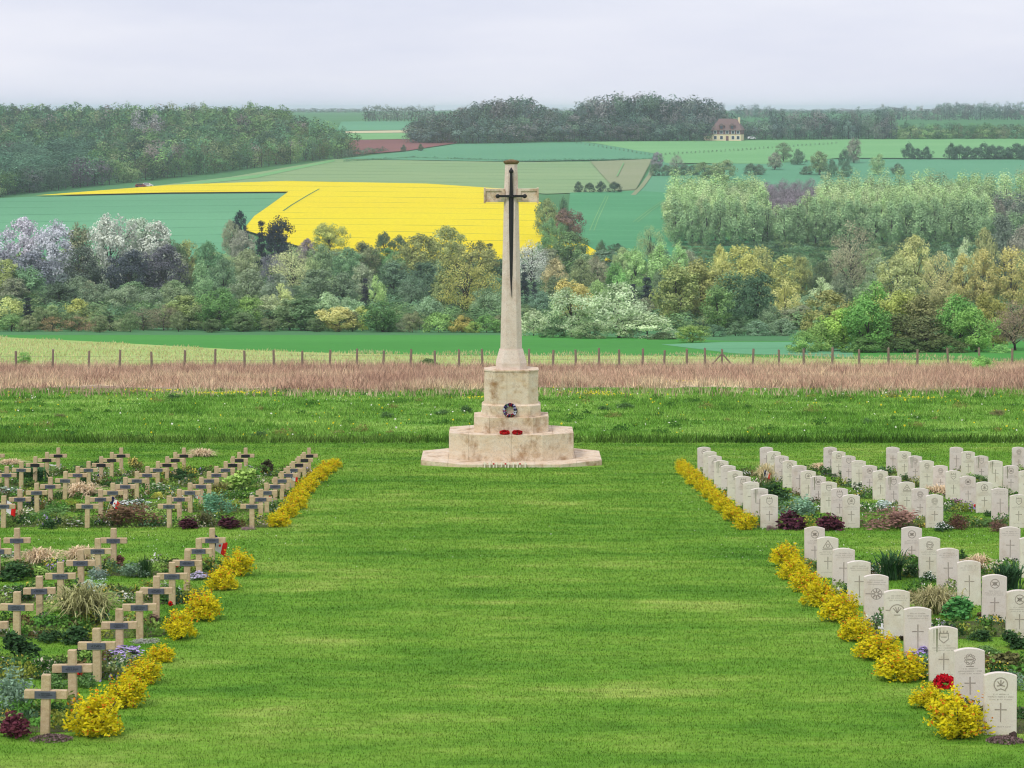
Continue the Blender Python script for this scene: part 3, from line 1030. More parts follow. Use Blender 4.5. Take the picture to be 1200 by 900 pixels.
LINE = ['line beside the yellow bushes', 'second line from the lawn', 'third line from the lawn', 'fourth line from the lawn',
        'fifth line from the lawn', 'sixth line from the lawn', 'seventh line from the lawn']
FROMF = ['front', 'second from front', 'third from front', 'fourth from front', 'fifth from front', 'sixth from front', 'seventh from front',
         'eighth from front', 'ninth from front', 'rearmost']
GRAVES = []
def headstone(bn, i, k):
    z = (RANK_N, RANK_F)[bn][i]
    x = 5.86 + 1.82 * k + random.uniform(-0.015, 0.015)
    if VX + x * F / z - 0.19 * F / z > 1228:
        return
    o = empty('headstone', (x, z, gz(z)))
    o.rotation_euler = (random.uniform(-0.012, 0.012), random.uniform(-0.012, 0.012), random.uniform(-0.03, 0.03))
    tag(o, 'white headstone, %s in the %s, %s right block' % (FROMF[i], LINE[k], ('near', 'far')[bn]), 'headstone',
        'white headstones of the %s right block' % ('near', 'far')[bn])
    mesh_obj('slab', SLAB, o)
    r = random.Random(i * 31 + k * 7 + bn * 101)
    style = r.choice([0, 0, 0, 1])
    if bn == 0 and k == 0:
        style = [0, 0, 0, 1, 3, 2, 1, 1, 0, 0][i]
        b = [0, 1, 4, 0, 0, 0, 0, 0, 3, 2][i]
    elif bn == 0 and k == 1:
        style = [0, 0, 0, 0, 0, 0, 1, 1, 0, 0][i]
        b = [2, 2, 2, 2, 2, 2, 0, 0, 1, 2][i]
    else:
        b = r.randrange(5)
    if style == 0:
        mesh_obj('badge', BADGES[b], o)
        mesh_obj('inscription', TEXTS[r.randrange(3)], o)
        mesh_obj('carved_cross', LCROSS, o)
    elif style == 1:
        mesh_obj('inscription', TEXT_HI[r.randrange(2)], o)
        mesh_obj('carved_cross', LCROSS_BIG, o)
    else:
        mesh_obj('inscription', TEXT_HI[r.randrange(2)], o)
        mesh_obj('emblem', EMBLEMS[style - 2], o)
    if (bn, i, k) == (0, 2, 0) or (bn == 1 and r.random() < 0.12):
        s = mesh_obj('algae_streak', STREAK, o)
    GRAVES.append((x, z, 'headstone', bn, i, k))

# French cross: concrete upright and arm with a riveted name plate
UP = box_mesh('upright', (-0.052, 0.052, -0.04, 0.04, -0.12, 0.71), M_CONC, 0.006)
ARM = [box_mesh('arm', (min(0.0525 * s, 0.25 * s), max(0.0525 * s, 0.25 * s), -0.037, 0.037, 0.43, 0.53), M_CONC, 0.005) for s in (-1, 1)]
def plaque_mesh(m):
    bm = bmesh.new()
    box(bm, -0.124, 0.124, -0.052, -0.0405, 0.437, 0.523)
    for s in (-1, 1):
        for z in (0.45, 0.51):
            box(bm, 0.112 * s - 0.004, 0.112 * s + 0.004, -0.055, -0.0525, z - 0.004, z + 0.004)
    return bm_mesh('name_plate', bm, m)
PLATE, PLATED = plaque_mesh(M_PLAQ), plaque_mesh(M_PLAQD)
bm = bmesh.new()
yy = -0.0535
for z0, z1, x0, x1 in ((0.441, 0.444, -0.12, 0.12), (0.516, 0.519, -0.12, 0.12)):
    flat(bm, [(x0, z0), (x1, z0), (x1, z1), (x0, z1)], yy)
RIM = bm_mesh('plate_rim', bm, M_PLTXTL)
def ptext(seed):
    bm = bmesh.new()
    r = random.Random(seed)
    for z, w, h in ((0.492, 0.1, 0.009), (0.474, 0.15, 0.012), (0.455, 0.12, 0.008)):
        x = -w / 2
        while x < w / 2:
            lw = r.uniform(0.004, 0.01)
            if r.random() > 0.2:
                flat(bm, [(x, z), (x + lw, z), (x + lw, z + h), (x, z + h)], yy)
            x += lw + 0.003
    return bm_mesh('inscription', bm, M_PLTXT)
PTEXT = [ptext(s) for s in range(3)]
def grave_cross(bn, i, k):
    z = (RANK_N, RANK_F)[bn][i]
    x = -5.34 - 0.0055 * (z - 26.7) - 1.81 * k + random.uniform(-0.02, 0.02)
    if VX + x * F / z + 0.25 * F / z < -28:
        return
    o = empty('grave_cross', (x, z, gz(z)))
    o.rotation_euler = (random.uniform(-0.015, 0.015), random.uniform(-0.02, 0.02), random.uniform(-0.05, 0.05))
    tag(o, 'beige concrete cross, %s in the %s, %s left block' % (FROMF[i], LINE[k], ('near', 'far')[bn]), 'grave cross',
        'beige concrete crosses of the %s left block' % ('near', 'far')[bn])
    mesh_obj('upright', UP, o)
    mesh_obj('arm', ARM[0], o)
    mesh_obj('arm', ARM[1], o)
    dark = bn == 1 and i >= 7
    p = mesh_obj('name_plate', PLATED if dark else PLATE, o)
    if not dark:
        mesh_obj('plate_rim', RIM, p)
        mesh_obj('inscription', PTEXT[(i + k) % 3], p)
    GRAVES.append((x, z, 'cross', bn, i, k))
for bn in (0, 1):
    for k in range(7):
        for i in range(10):
            headstone(bn, i, k)
            grave_cross(bn, i, k)

# ------------------------------------------------------------------ planting between the back-to-back ranks
def bed(bn, pair, side):
    R = (RANK_N, RANK_F)[bn]
    z0, z1 = R[2 * pair] + 0.12, R[2 * pair + 1] - 0.12
    zc = (z0 + z1) / 2
    if side < 0:
        xa, xb = -0.245 * zc - 1.5, -5.05
    else:
        xa, xb = 5.55, 0.245 * zc + 1.5
    if xb - xa < 0.5:
        return None
    # ragged outline
    n = max(4, int((xb - xa) / 0.6))
    lo = [(xa + (xb - xa) * i / n, z0 + random.uniform(-0.1, 0.16)) for i in range(n + 1)]
    hi = [(xa + (xb - xa) * i / n, z1 + random.uniform(-0.16, 0.1)) for i in range(n + 1)]
    sheet('flower_bed', lo + hi[::-1], 0.011, M_SOIL)
    return xa, xb, z0, z1

PAL = [(92, 132, 60), (78, 116, 54), (96, 146, 64), (134, 170, 80), (104, 138, 66), (126, 150, 74), (58, 88, 48), (140, 156, 92), (100, 110, 64), (88, 120, 84), (150, 160, 70), (110, 96, 62)]
cov_C, cov_N, cov_c = [], [], []
rb = np.random.default_rng(77)
for bn in (0, 1):
    for pair in range(5):
        for side in (-1, 1):
            b = bed(bn, pair, side)
            if not b:
                continue
            xa, xb, z0, z1 = b
            area = (xb - xa) * (z1 - z0)
            nc = int(area * (10.0 if side < 0 else 7.0))
            for _ in range(nc):
                cx, cz = rb.uniform(xa, xb), rb.uniform(z0, z1)
                rad, hh = rb.uniform(0.12, 0.34), rb.uniform(0.07, 0.30)
                n = int((110 if bn == 0 else 70) * (rad / 0.2) ** 1.5)
                d = unit(rb.normal(size=(n, 3)))
                d[:, 2] = np.abs(d[:, 2])
                q = d * np.array([rad, rad, hh]) * (0.55 + 0.45 * rb.random((n, 1)))
                q[:, 0] += cx
                q[:, 1] += cz
                q[:, 2] += gz(q[:, 1])
                c = np.array(col(*PAL[rb.integers(0, len(PAL))], 1.1)[:3])
                cc = c[None, :] * rb.uniform(0.55, 1.35, (n, 1))
                if rb.random() < 0.22:
                    fl = rb.random(n) < 0.3
                    cc[fl] = np.array(col(*[(236, 236, 226), (226, 214, 190), (230, 230, 210), (220, 200, 90), (170, 150, 200)][min(rb.integers(0, 9), 4) if rb.random() < 0.15 else rb.integers(0, 4)])[:3])
                cov_C.append(q)
                cov_N.append(d)
                cov_c.append(cc)
C_, N_, c_ = np.concatenate(cov_C), np.concatenate(cov_N), np.concatenate(cov_c)
o = mesh_obj('bed_ground_cover', poly_mesh('bed_ground_cover', leaf_quads(rb, C_, N_, 0.03), 4, M_COLA, {'col': c_}))
kind(o, 'stuff', 'low mixed green planting and small flowers filling the grave beds')

# prototype plants, one unit wide and one unit high
def yellow_proto(seed):
    r = np.random.default_rng(seed)
    C, N, T = [], [], []
    for _ in range(44):
        d = unit(r.normal(size=3))
        d[2] = abs(d[2])
        c0 = d * np.array([0.38, 0.38, 0.66]) * r.uniform(0.3, 1.0) + np.array([0, 0, 0.16])
        rr = r.uniform(0.10, 0.17)
        n = 78
        e = unit(r.normal(size=(n, 3)))
        C.append(c0 + e * np.array([rr, rr, rr * 1.5]) * (0.4 + 0.6 * r.random((n, 1))))
        N.append(e + np.array([0, 0, 0.5]))
        T.append(np.full(n, r.uniform(0.85, 1.15)))
    for _ in range(46):                           # loose sprays that break the outline
        d = unit(r.normal(size=3) * np.array([1, 1, 0.8]) + np.array([0, 0, 0.7]))
        d[2] = abs(d[2])
        n = 9
        t = np.linspace(0.75, 1.12, n)[:, None]
        C.append(d * np.array([0.42, 0.42, 0.78]) * t + np.array([0, 0, 0.14]) + r.normal(size=(n, 3)) * 0.018)
        N.append(np.tile(d, (n, 1)))
        T.append(np.full(n, 1.6))
    C, N, T = np.concatenate(C), np.concatenate(N), np.concatenate(T)
    keep = C[:, 2] > 0.01
    C, N, T = C[keep], N[keep], T[keep]
    n = len(C)
    u = r.random(n)
    cc = np.where(u[:, None] < 0.80, np.array([0.90, 0.79, 0.03]), np.where(u[:, None] < 0.92, np.array([0.78, 0.69, 0.05]), np.array(col(132, 142, 36)[:3])))
    tip = (T > 1.5) & (r.random(n) < 0.22) | (r.random(n) < 0.015)
    cc[tip] = np.array(col(228, 140, 44)[:3])
    cc = cc * (r.uniform(0.8, 1.15, (n, 1)))
    return poly_mesh('foliage', leaf_quads(r, C, N, 0.033, 0.55), 4, M_YEL, {'col': cc})
YEL = [yellow_proto(s) for s in (1, 2, 3)]

def stems_mesh(seed, n=9):
    r = np.random.default_rng(seed)
    P = []
    for _ in range(n):
        a = r.uniform(0, 6.28)
        e = np.array([math.cos(a) * 0.3, math.sin(a) * 0.3, r.uniform(0.5, 0.75)])
        P.append((np.stack([e * 0.0 + [0, 0, -0.05], e * [0.4, 0.4, 0.5], e]), [0.014, 0.010, 0.005]))
    V, Fc = tubes(P, 4)
    return list_mesh('stems', V, Fc, M_BARK)
STEMS = [stems_mesh(s) for s in (1, 2)]

def mound_proto(seed, n=620, ls=0.05, asp=0.5, clumps=16):
    r = np.random.default_rng(seed)
    C, N, T = [], [], []
    for _ in range(clumps):
        d = unit(r.normal(size=3))
        d[2] = abs(d[2])
        c0 = d * np.array([0.33, 0.33, 0.6]) * r.uniform(0.4, 1.0) + np.array([0, 0, 0.12])
        e = unit(r.normal(size=(n // clumps, 3)))
        C.append(c0 + e * np.array([0.17, 0.17, 0.24]) * (0.4 + 0.6 * r.random((len(e), 1))))
        N.append(e + np.array([0, 0, 0.4]))
        T.append(np.full(len(e), r.uniform(0.8, 1.2)))
    C, N, T = np.concatenate(C), np.concatenate(N), np.concatenate(T)
    k = C[:, 2] > 0
    C, N, T = C[k], N[k], T[k]
    return poly_mesh('foliage', leaf_quads(r, C, N, ls, asp), 4, M_FOL, {'tint': T * r.uniform(0.6, 1.35, len(C))}), C
def flower_proto(seed, C, frac=0.4, size=0.045):
    r = np.random.default_rng(seed)
    m = C[(C[:, 2] > 0.3) & (r.random(len(C)) < frac)]
    D = unit(m - np.array([0, 0, 0.2]))
    return poly_mesh('flowers', leaf_quads(r, m + D * 0.05, D, size, 0.85, 1.2), 4, M_FOL, {'tint': r.uniform(0.8, 1.2, len(m))})
MOUND, FLOW, DENSEF = [], [], []
for s in (11, 12, 13):
    me, C = mound_proto(s)
    MOUND.append(me)
    FLOW.append(flower_proto(s, C, 0.3))
    DENSEF.append(flower_proto(s + 9, C, 0.95, 0.05))
FINE = [mound_proto(s, 1100, 0.035, 0.4, 20)[0] for s in (21, 22)]
BROAD = [mound_proto(s, 620, 0.06, 0.7, 16)[0] for s in (31, 32)]

def blade_proto(seed, n, arch, wid, upright):
    r = np.random.default_rng(seed)
    V, T = [], []
    for _ in range(n):
        a = r.uniform(0, 2 * math.pi)
        L = r.uniform(0.75, 1.1)
        reach = r.uniform(0.12, 0.62) * (1 - upright)
        x0 = r.normal(size=2) * 0.10
        d = np.array([math.cos(a), math.sin(a)])
        s = np.array([-d[1], d[0], 0])
        tt = np.linspace(0, 1, 5)
        rn = reach / 0.62
        z = L * (1 - 0.35 * rn * arch) * ((1 + 2.4 * arch) * tt - (2.1 + 0.75 * rn) * arch * tt ** 2)
        p = np.stack([x0[0] + d[0] * reach * tt ** 1.4, x0[1] + d[1] * reach * tt ** 1.4, np.maximum(z, 0.0)], 1)
        w = wid * np.array([0.8, 1, 0.9, 0.6, 0.12])
        ti = r.uniform(0.6, 1.35)
        for i in range(4):
            V.append([p[i] - s * w[i], p[i] + s * w[i], p[i + 1] + s * w[i + 1], p[i + 1] - s * w[i + 1]])
            T.append(ti)
    return poly_mesh('leaves', np.array(V), 4, M_FOL, {'tint': np.array(T)})
GRASS = [blade_proto(s, 300, 1.0, 0.010, 0.0) for s in (41, 42)]
IRIS = [blade_proto(s, 130, 0.35, 0.017, 0.1) for s in (51, 52)]

def plant(px, py, wpx, hpx, kd, c, label, fl=None, cat='plant', group=None):
    """px, py: pixel at the foot of the plant; its size follows from where that ray meets the ground"""
    x, z = near(px, py)
    s = F / z
    w = wpx / s * 1.2
    z += w * 0.35
    x = X_at(px, z)
    h = max(hpx / s, 0.05) * 1.08 - 0.08 * w
    h = max(h, 0.3 * hpx / s)
    r = random.Random(int(px * 7 + py * 13))
    sc_ = (w * 1.04, w * 1.0, h / 0.80)
    if kd in ('grass', 'iris'):
        sc_ = (w * (1.25 if kd == 'grass' else 1.0), w * 1.1, h / 1.12)
    rot = r.uniform(0, 6.28)
    loc = (x, z, gz(z) - 0.005)
    pool = {'mound': MOUND, 'fine': FINE, 'broad': BROAD, 'grass': GRASS, 'iris': IRIS, 'flowers': MOUND, 'dense': MOUND}[kd]
    i = r.randrange(len(pool))
    name = {'grass': 'ornamental_grass', 'iris': 'iris_plant', 'flowers': 'flowering_plant', 'dense': 'flowering_plant'}.get(kd, 'leafy_plant')
    c = col(*c, 1.5)
    if fl:
        o = empty(name, loc, rot)
        o.scale = sc_
        mesh_obj('foliage', pool[i], o, color=c)
        mesh_obj('flowers', (DENSEF if kd == 'dense' else FLOW)[i], o, color=col(*fl, 1.1))
    else:
        o = mesh_obj(name, pool[i], None, loc, rot, sc_, c)
    tag(o, label, cat, group)
    return o

def yellow_bush(px, py, wpx, hpx, label, group):
    x, z = near(px, py)
    s = F / z
    w, h = wpx / s * 1.08, hpx / s - 0.06 * wpx / s
    z += w * 0.38
    x = X_at(px, z)
    r = random.Random(int(px * 3 + py))
    o = empty('yellow_bush', (x, z, gz(z) - 0.005), r.uniform(0, 6.28))
    o.scale = (w, w, max(h, 0.35 * w) * 1.05)
    mesh_obj('foliage', YEL[r.randrange(3)], o)
    mesh_obj('stems', STEMS[r.randrange(2)], o)
    tag(o, label, 'bush', group)

NB = [(1123, 871, 82, 65), (1086, 834, 46, 34), (1056, 803, 70, 44), (1030, 777, 64, 38), (1002, 754, 50, 37), (986, 732, 56, 42), (957, 713, 48, 38), (943, 696, 44, 32), (930, 682, 46, 34), (922, 667, 44, 34)]
for i, (px, py, w_, h_) in enumerate(NB):
    yellow_bush(px, py, w_, h_, 'golden yellow bush, %s beside the near right headstones' % FROMF[i], 'yellow bushes edging the near right headstones')
FB = [(873, 622, 33, 25), (859, 612, 31, 24), (849, 602, 30, 22), (840, 593, 30, 21), (831, 585, 29, 20), (824, 577, 28, 19), (816, 570, 27, 19), (810, 563, 26, 18), (803, 557, 25, 17), (799, 552, 20, 16)]
for i, (px, py, w_, h_) in enumerate(FB):
    yellow_bush(px, py, w_, h_, 'golden yellow bush, %s beside the far right headstones' % FROMF[i], 'yellow bushes edging the far right headstones')
LB = [(112, 869, 78, 60), (146, 833, 58, 46), (166, 805, 52, 36), (188, 778, 38, 24), (211, 752, 48, 38), (237, 730, 50, 42), (261, 694, 46, 32), (277, 677, 48, 36)]
for i, (px, py, w_, h_) in enumerate(LB):
    yellow_bush(px, py, w_, h_, 'golden yellow bush, %s beside the near left crosses' % (FROMF[i] if i < 7 else FROMF[9]), 'yellow bushes edging the near left crosses')
LF = [(327, 619, 34, 23), (338, 608, 32, 22), (346, 598, 33, 22), (351, 588, 28, 19), (356, 580, 29, 19), (363, 573, 28, 18), (371, 566, 28, 18), (377, 560, 27, 18), (384, 555, 27, 17), (392, 550, 22, 15)]
for i, (px, py, w_, h_) in enumerate(LF):
    yellow_bush(px, py, w_, h_, 'golden yellow bush, %s beside the far left crosses' % FROMF[i], 'yellow bushes edging the far left crosses')

DR, SG, GR, DG, LG, OL, STR, SIL, BRN = (92, 34, 48), (110, 140, 112), (86, 126, 54), (48, 82, 40), (132, 166, 56), (124, 124, 60), (208, 184, 140), (168, 186, 170), (104, 70, 52)
PLANTS = [
 # near left block
 (14, 869, 46, 33, 'broad', DR, 'dark red leafy plant left of the front cross'),
 (20, 834, 66, 58, 'fine', SG, 'large grey-green sage bush behind the dark red plant at left'),
 (103, 808, 32, 20, 'mound', GR, 'green clump between the second and third front crosses'),
 (66, 812, 36, 22, 'mound', GR, 'green clump behind the front cross at left'),
 (142, 779, 50, 21, 'dense', GR, 'lilac flower cushion between cross and yellow bushes', (186, 164, 218)),
 (22, 777, 50, 38, 'broad', DG, 'dark green leafy shrub at the left picture edge'),
 (58, 756, 40, 22, 'mound', DG, 'dark green low shrub left of the fourth cross'),
 (92, 757, 40, 24, 'broad', DG, 'dark broad-leaved clump behind the third cross'),
 (100, 774, 26, 26, 'broad', (40, 52, 40), 'very dark green plant just behind the third cross arm'),
 (97, 733, 78, 46, 'grass', (138, 138, 82), 'big arching green-brown ornamental grass among the near crosses'),
 (72, 720, 44, 26, 'flowers', LG, 'yellow-green plant at the left foot of the big grass', (222, 206, 120)),
 (126, 716, 40, 26, 'mound', LG, 'lime green plant behind the big ornamental grass'),
 (177, 733, 26, 13, 'broad', (88, 62, 56), 'brown-purple low plant at the foot of a near cross'),
 (172, 756, 40, 8, 'fine', (150, 152, 140), 'grey creeping plant strip beside the yellow bushes'),
 (45, 664, 44, 22, 'grass', STR, 'straw-coloured grass tuft, left of the two near the rear crosses'),
 (93, 660, 40, 20, 'grass', STR, 'straw-coloured grass tuft, right of the two near the rear crosses'),
 (137, 664, 34, 15, 'broad', BRN, 'dark brown-red plant behind the near left crosses'),
 (116, 680, 34, 20, 'fine', (120, 142, 128), 'blue-grey plant between the second-line crosses'),
 (113, 697, 36, 22, 'fine', SIL, 'silvery white plant behind the big ornamental grass'),
 (154, 679, 40, 20, 'fine', (104, 132, 104), 'grey-green lavender clump left of the iris'),
 (170, 678, 20, 28, 'iris', DG, 'upright dark green iris with reddish bud'),
 (188, 669, 32, 12, 'fine', LG, 'bright lime low cushion near the rear crosses'),
 (233, 681, 28, 11, 'dense', GR, 'small lilac flower patch by the rear yellow bush', (196, 184, 214)),
 (20, 683, 44, 24, 'broad', DG, 'dark green leafy plant under the rear left cross'),
 (50, 681, 26, 18, 'broad', LG, 'bright green leafy plant right of the dark one'),
 (9, 702, 34, 16, 'flowers', GR, 'white-flecked green plant at the far left edge', (226, 230, 216)),
 (28, 706, 30, 22, 'mound', DG, 'dark plant left of the near third-line cross'),
 (145, 704, 36, 18, 'mound', GR, 'green clump right of the silvery plant'),
 (198, 697, 30, 14, 'flowers', GR, 'white-flecked low plant by the lawn-side crosses', (222, 226, 220)),
 (12, 655, 26, 10, 'flowers', GR, 'low white-flowered patch under leftmost rear cross', (224, 224, 212)),
 (150, 830, 16, 8, 'fine', (108, 92, 84), 'brown twiggy cushion under the yellow bushes'),
 # far left block
 (146, 620, 78, 34, 'fine', (110, 84, 56), 'wide bronze-brown shrub at the front of the far crosses'),
 (184, 612, 36, 24, 'mound', LG, 'yellow-green bush right of the bronze shrub'),
 (152, 596, 56, 14, 'flowers', SIL, 'silver plant behind the bronze shrub', (228, 232, 228)),
 (253, 606, 56, 30, 'fine', (88, 140, 104), 'blue-green bush in front of the far left crosses'),
 (218, 621, 30, 16, 'broad', (76, 36, 46), 'dark burgundy plant left of the olive one'),
 (265, 621, 34, 17, 'broad', (72, 34, 44), 'dark burgundy plant right of the olive one'),
 (240, 619, 30, 22, 'fine', (92, 92, 54), 'olive shrub between the two burgundy plants'),
 (292, 622, 24, 7, 'fine', (140, 112, 112), 'low mauve-brown cushion at the foot of a far cross'),
 (60, 612, 60, 22, 'mound', GR, 'broad green shrub left of the front far crosses'),
 (86, 618, 44, 12, 'flowers', GR, 'white-flowered carpet left of the bronze shrub', (230, 226, 214)),
 (56, 621, 24, 14, 'mound', DG, 'dark green clump in front of the broad green shrub'),
 (70, 618, 20, 12, 'mound', DG, 'small round green clump beside the white flowers'),
 (22, 607, 34, 12, 'flowers', GR, 'cream-flowered low plant beside the left flag', (226, 216, 186)),
 (38, 597, 26, 18, 'flowers', DG, 'dark plant with purple flowers among far crosses', (72, 58, 104)),
 (95, 583, 42, 18, 'grass', STR, 'straw grass tuft in the middle of the far crosses'),
 (138, 584, 22, 14, 'grass', (176, 150, 110), 'small tan grass tuft right of the straw one'),
 (237, 536, 28, 11, 'grass', STR, 'straw grass tuft at the back of the far crosses'),
 (12, 545, 26, 8, 'grass', STR, 'pale grass tuft at the far left rear'),
 (36, 566, 50, 24, 'iris', (54, 96, 52), 'dark green spiky clump among the leftmost far crosses'),
 (12, 582, 30, 14, 'flowers', SG, 'grey-green white-flecked plant at left edge of far block', (214, 222, 210)),
 (115, 552, 36, 16, 'iris', DG, 'dark spiky clump behind the far second-line crosses'),
 (100, 572, 26, 18, 'mound', DG, 'dark plant between far third-line crosses'),
 (190, 578, 40, 14, 'flowers', GR, 'grey-green mound with pale flowers among far crosses', (190, 196, 170)),
 (212, 566, 40, 18, 'mound', DG, 'dark green shrub between far crosses of two lines'),
 (282, 576, 46, 30, 'broad', LG, 'large yellow-green leafy shrub near far lawn-side crosses'),
 (258, 582, 28, 20, 'iris', OL, 'olive spiky plant left of the yellow-green shrub'),
 (313, 556, 22, 18, 'broad', (70, 66, 48), 'dark bronze plant behind the far lawn-side crosses'),
 (290, 555, 26, 10, 'flowers', GR, 'white-flowered plant at the rear of the far crosses', (232, 232, 226)),
 (157, 550, 22, 18, 'flowers', OL, 'yellow-flowered plant at the back of the far block', (214, 190, 60)),
 (186, 585, 18, 9, 'fine', (190, 190, 50), 'small yellow cushion among the far crosses'),
 (315, 592, 22, 10, 'dense', GR, 'lilac-grey flower patch by the far yellow bushes', (176, 164, 196)),
 (353, 556, 14, 14, 'dense', GR, 'mauve flowers behind the far yellow bushes', (206, 176, 214)),
 # far right block
 (935, 614, 58, 34, 'fine', (112, 150, 118), 'grey-green bush behind the front far headstones'),
 (929, 622, 40, 24, 'broad', (78, 34, 48), 'dark burgundy plant left of its twin, far headstones'),
 (970, 623, 40, 22, 'broad', (84, 36, 50), 'dark burgundy plant right of its twin, far headstones'),
 (903, 622, 18, 7, 'fine', (130, 104, 98), 'low brown-mauve cushion by the front far headstone'),
 (904, 588, 48, 30, 'mound', DG, 'dark green shrub between first and second far lines'),
 (897, 566, 22, 22, 'grass', (186, 172, 120), 'pale grass tuft between first and second far lines'),
 (1048, 623, 90, 30, 'fine', (136, 100, 84), 'wide pinkish-bronze shrub in front of far headstones'),
 (1040, 599, 30, 14, 'flowers', SIL, 'silvery plant behind the wide pinkish shrub', (216, 230, 222)),
 (1106, 624, 24, 14, 'flowers', DG, 'white-flowered plant right of the wide pinkish shrub', (240, 240, 238)),
 (1124, 622, 32, 24, 'fine', (96, 62, 48), 'dark brown twiggy bush right of the white flowers'),
 (1172, 624, 28, 18, 'fine', (110, 80, 64), 'small brown bush at the right of the far block'),
 (1130, 600, 36, 12, 'mound', GR, 'green clump behind the dark brown bush'),
 (1150, 618, 30, 14, 'mound', GR, 'green plant between the two brown bushes'),
 (1103, 582, 34, 14, 'grass', STR, 'straw grass tuft among far headstones of middle lines'),
 (962, 552, 24, 10, 'grass', STR, 'straw grass tuft behind the third far headstones'),
 (1118, 595, 20, 12, 'flowers', DG, 'pink-flowered plant among the far headstones', (222, 140, 190)),
 (1010, 578, 36, 15, 'flowers', DG, 'white-flecked dark plant between far lines two and three', (214, 216, 190)),
 (1068, 566, 34, 16, 'mound', DG, 'dark green clump between far lines three and four'),
 (1146, 568, 30, 14, 'iris', GR, 'green spiky clump at far rear right'),
 (1178, 572, 26, 14, 'flowers', GR, 'pinkish flower stems near the right edge', (196, 158, 140)),
 (1160, 606, 16, 10, 'mound', DG, 'small dark clump left of the fifth-line headstone'),
 (1000, 598, 22, 12, 'mound', GR, 'green clump behind the second far front headstone'),
 (1195, 550, 22, 14, 'mound', (70, 110, 74), 'green plant behind the rightmost far headstones'),
 (985, 560, 26, 12, 'mound', DG, 'dark clump behind the second far line'),
 # near right block
 (1045, 682, 46, 40, 'iris', (46, 84, 44), 'large dark green iris clump behind the near first line'),
 (1066, 678, 24, 20, 'mound', DG, 'dark bush between iris clump and second-line headstone'),
 (1089, 684, 24, 16, 'flowers', DG, 'white-variegated small bush at foot of second-line headstone', (208, 216, 200)),
 (1146, 668, 34, 18, 'grass', STR, 'straw grass tuft by the third-line near headstone'),
 (1128, 660, 14, 16, 'mound', DG, 'dark narrow plant left of the straw tuft'),
 (1182, 694, 44, 38, 'iris', (52, 90, 50), 'big dark spiky clump at the right edge'),
 (1095, 722, 60, 34, 'grass', (150, 144, 92), 'tangled green-straw grass behind the near first line'),
 (1128, 728, 48, 30, 'broad', (60, 130, 50), 'bright green leafy plant right of the tangled grass'),
 (1158, 724, 26, 9, 'broad', (92, 60, 50), 'brown-red leaf litter plant by second-line headstone'),
 (1148, 753, 34, 18, 'mound', DG, 'dark low shrub behind the third headstone from front'),
 (1188, 762, 36, 24, 'broad', DG, 'dark plant with red flower at the right edge'),
 (1175, 790, 54, 26, 'broad', (90, 92, 46), 'bronze-green leafy clump behind the two front headstones'),
 (1188, 812, 34, 24, 'fine', SG, 'grey-green bush right behind the front headstone'),
 (1079, 776, 28, 17, 'dense', GR, 'violet flower cushion beside the third headstone', (172, 146, 214)),
 (1028, 735, 16, 12, 'fine', (90, 74, 78), 'dark mauve cushion between near headstones'),
 (1056, 752, 12, 8, 'broad', (60, 50, 40), 'dark small plant at foot of near headstone'),
 (1160, 770, 36, 14, 'mound', GR, 'green low clump behind the second front headstone'),
 (1105, 700, 30, 12, 'flowers', LG, 'lime and white low plant behind tangled grass', (226, 226, 190)),
] + [
 # weeds standing in the rough meadow
 (518, 487, 22, 10, 'mound', (78, 118, 50), 'dark weed clump in the meadow left of the plinth, left one'),
 (548, 485, 18, 12, 'mound', (66, 104, 44), 'dark weed clump in the meadow nearest left of the plinth'),
 (452, 490, 20, 9, 'mound', (78, 118, 50), 'dark weed clump in the meadow well left of the cross'),
 (708, 481, 18, 8, 'mound', (66, 104, 44), 'dark weed clump in the meadow right of the plinth, left one'),
 (731, 480, 26, 10, 'mound', (78, 118, 50), 'dark weed clump in the meadow right of the plinth, right one'),
 (1018, 497, 16, 9, 'mound', (78, 118, 50), 'dark weed clump in the right meadow above the headstones'),
 (1170, 488, 24, 9, 'fine', (126, 116, 70), 'brownish weed clump in the meadow at far right'),
 (305, 512, 24, 9, 'mound', (64, 100, 44), 'dark weed clump at the lawn edge above the crosses'),
 (70, 490, 20, 8, 'fine', (112, 112, 66), 'brownish weed clump in the meadow at far left'),
 (205, 468, 22, 9, 'mound', (66, 104, 44), 'dark weed clump in the left meadow near the dry grass'),
]
for p in PLANTS:
    plant(*p)

# brown mulch cushions at the feet of the two front graves
for px, py, w_, lab in ((60, 872, 52, 'brown mulch cushion at the foot of the front cross'), (1178, 874, 46, 'brown mulch patch at the foot of the front headstone')):
    x, z = near(px, py)
    r = np.random.default_rng(int(px))
    n = 700
    a, q = r.uniform(0, 6.28, n), np.sqrt(r.random(n))
    hw = w_ / 2 * z / F
    zz = z + 0.22
    C = np.stack([np.cos(a) * q * hw, np.sin(a) * q * 0.2, 0.05 * (1 - q * q) + 0.01], 1)
    cc = np.array(col(138, 116, 112)[:3]) * r.uniform(0.35, 1.4, (n, 1))
    slope_z = np.array([gz(zz + y) for y in C[:, 1]]) - gz(zz)
    C[:, 2] += slope_z
    o = mesh_obj('mulch_patch', poly_mesh('mulch_patch', leaf_quads(r, C, np.tile([0, 0, 1.0], (n, 1)), 0.022, 0.35), 4, M_COLA, {'col': cc}), None, (X_at(px, zz), zz, gz(zz)))
    kind(o, 'stuff', lab)

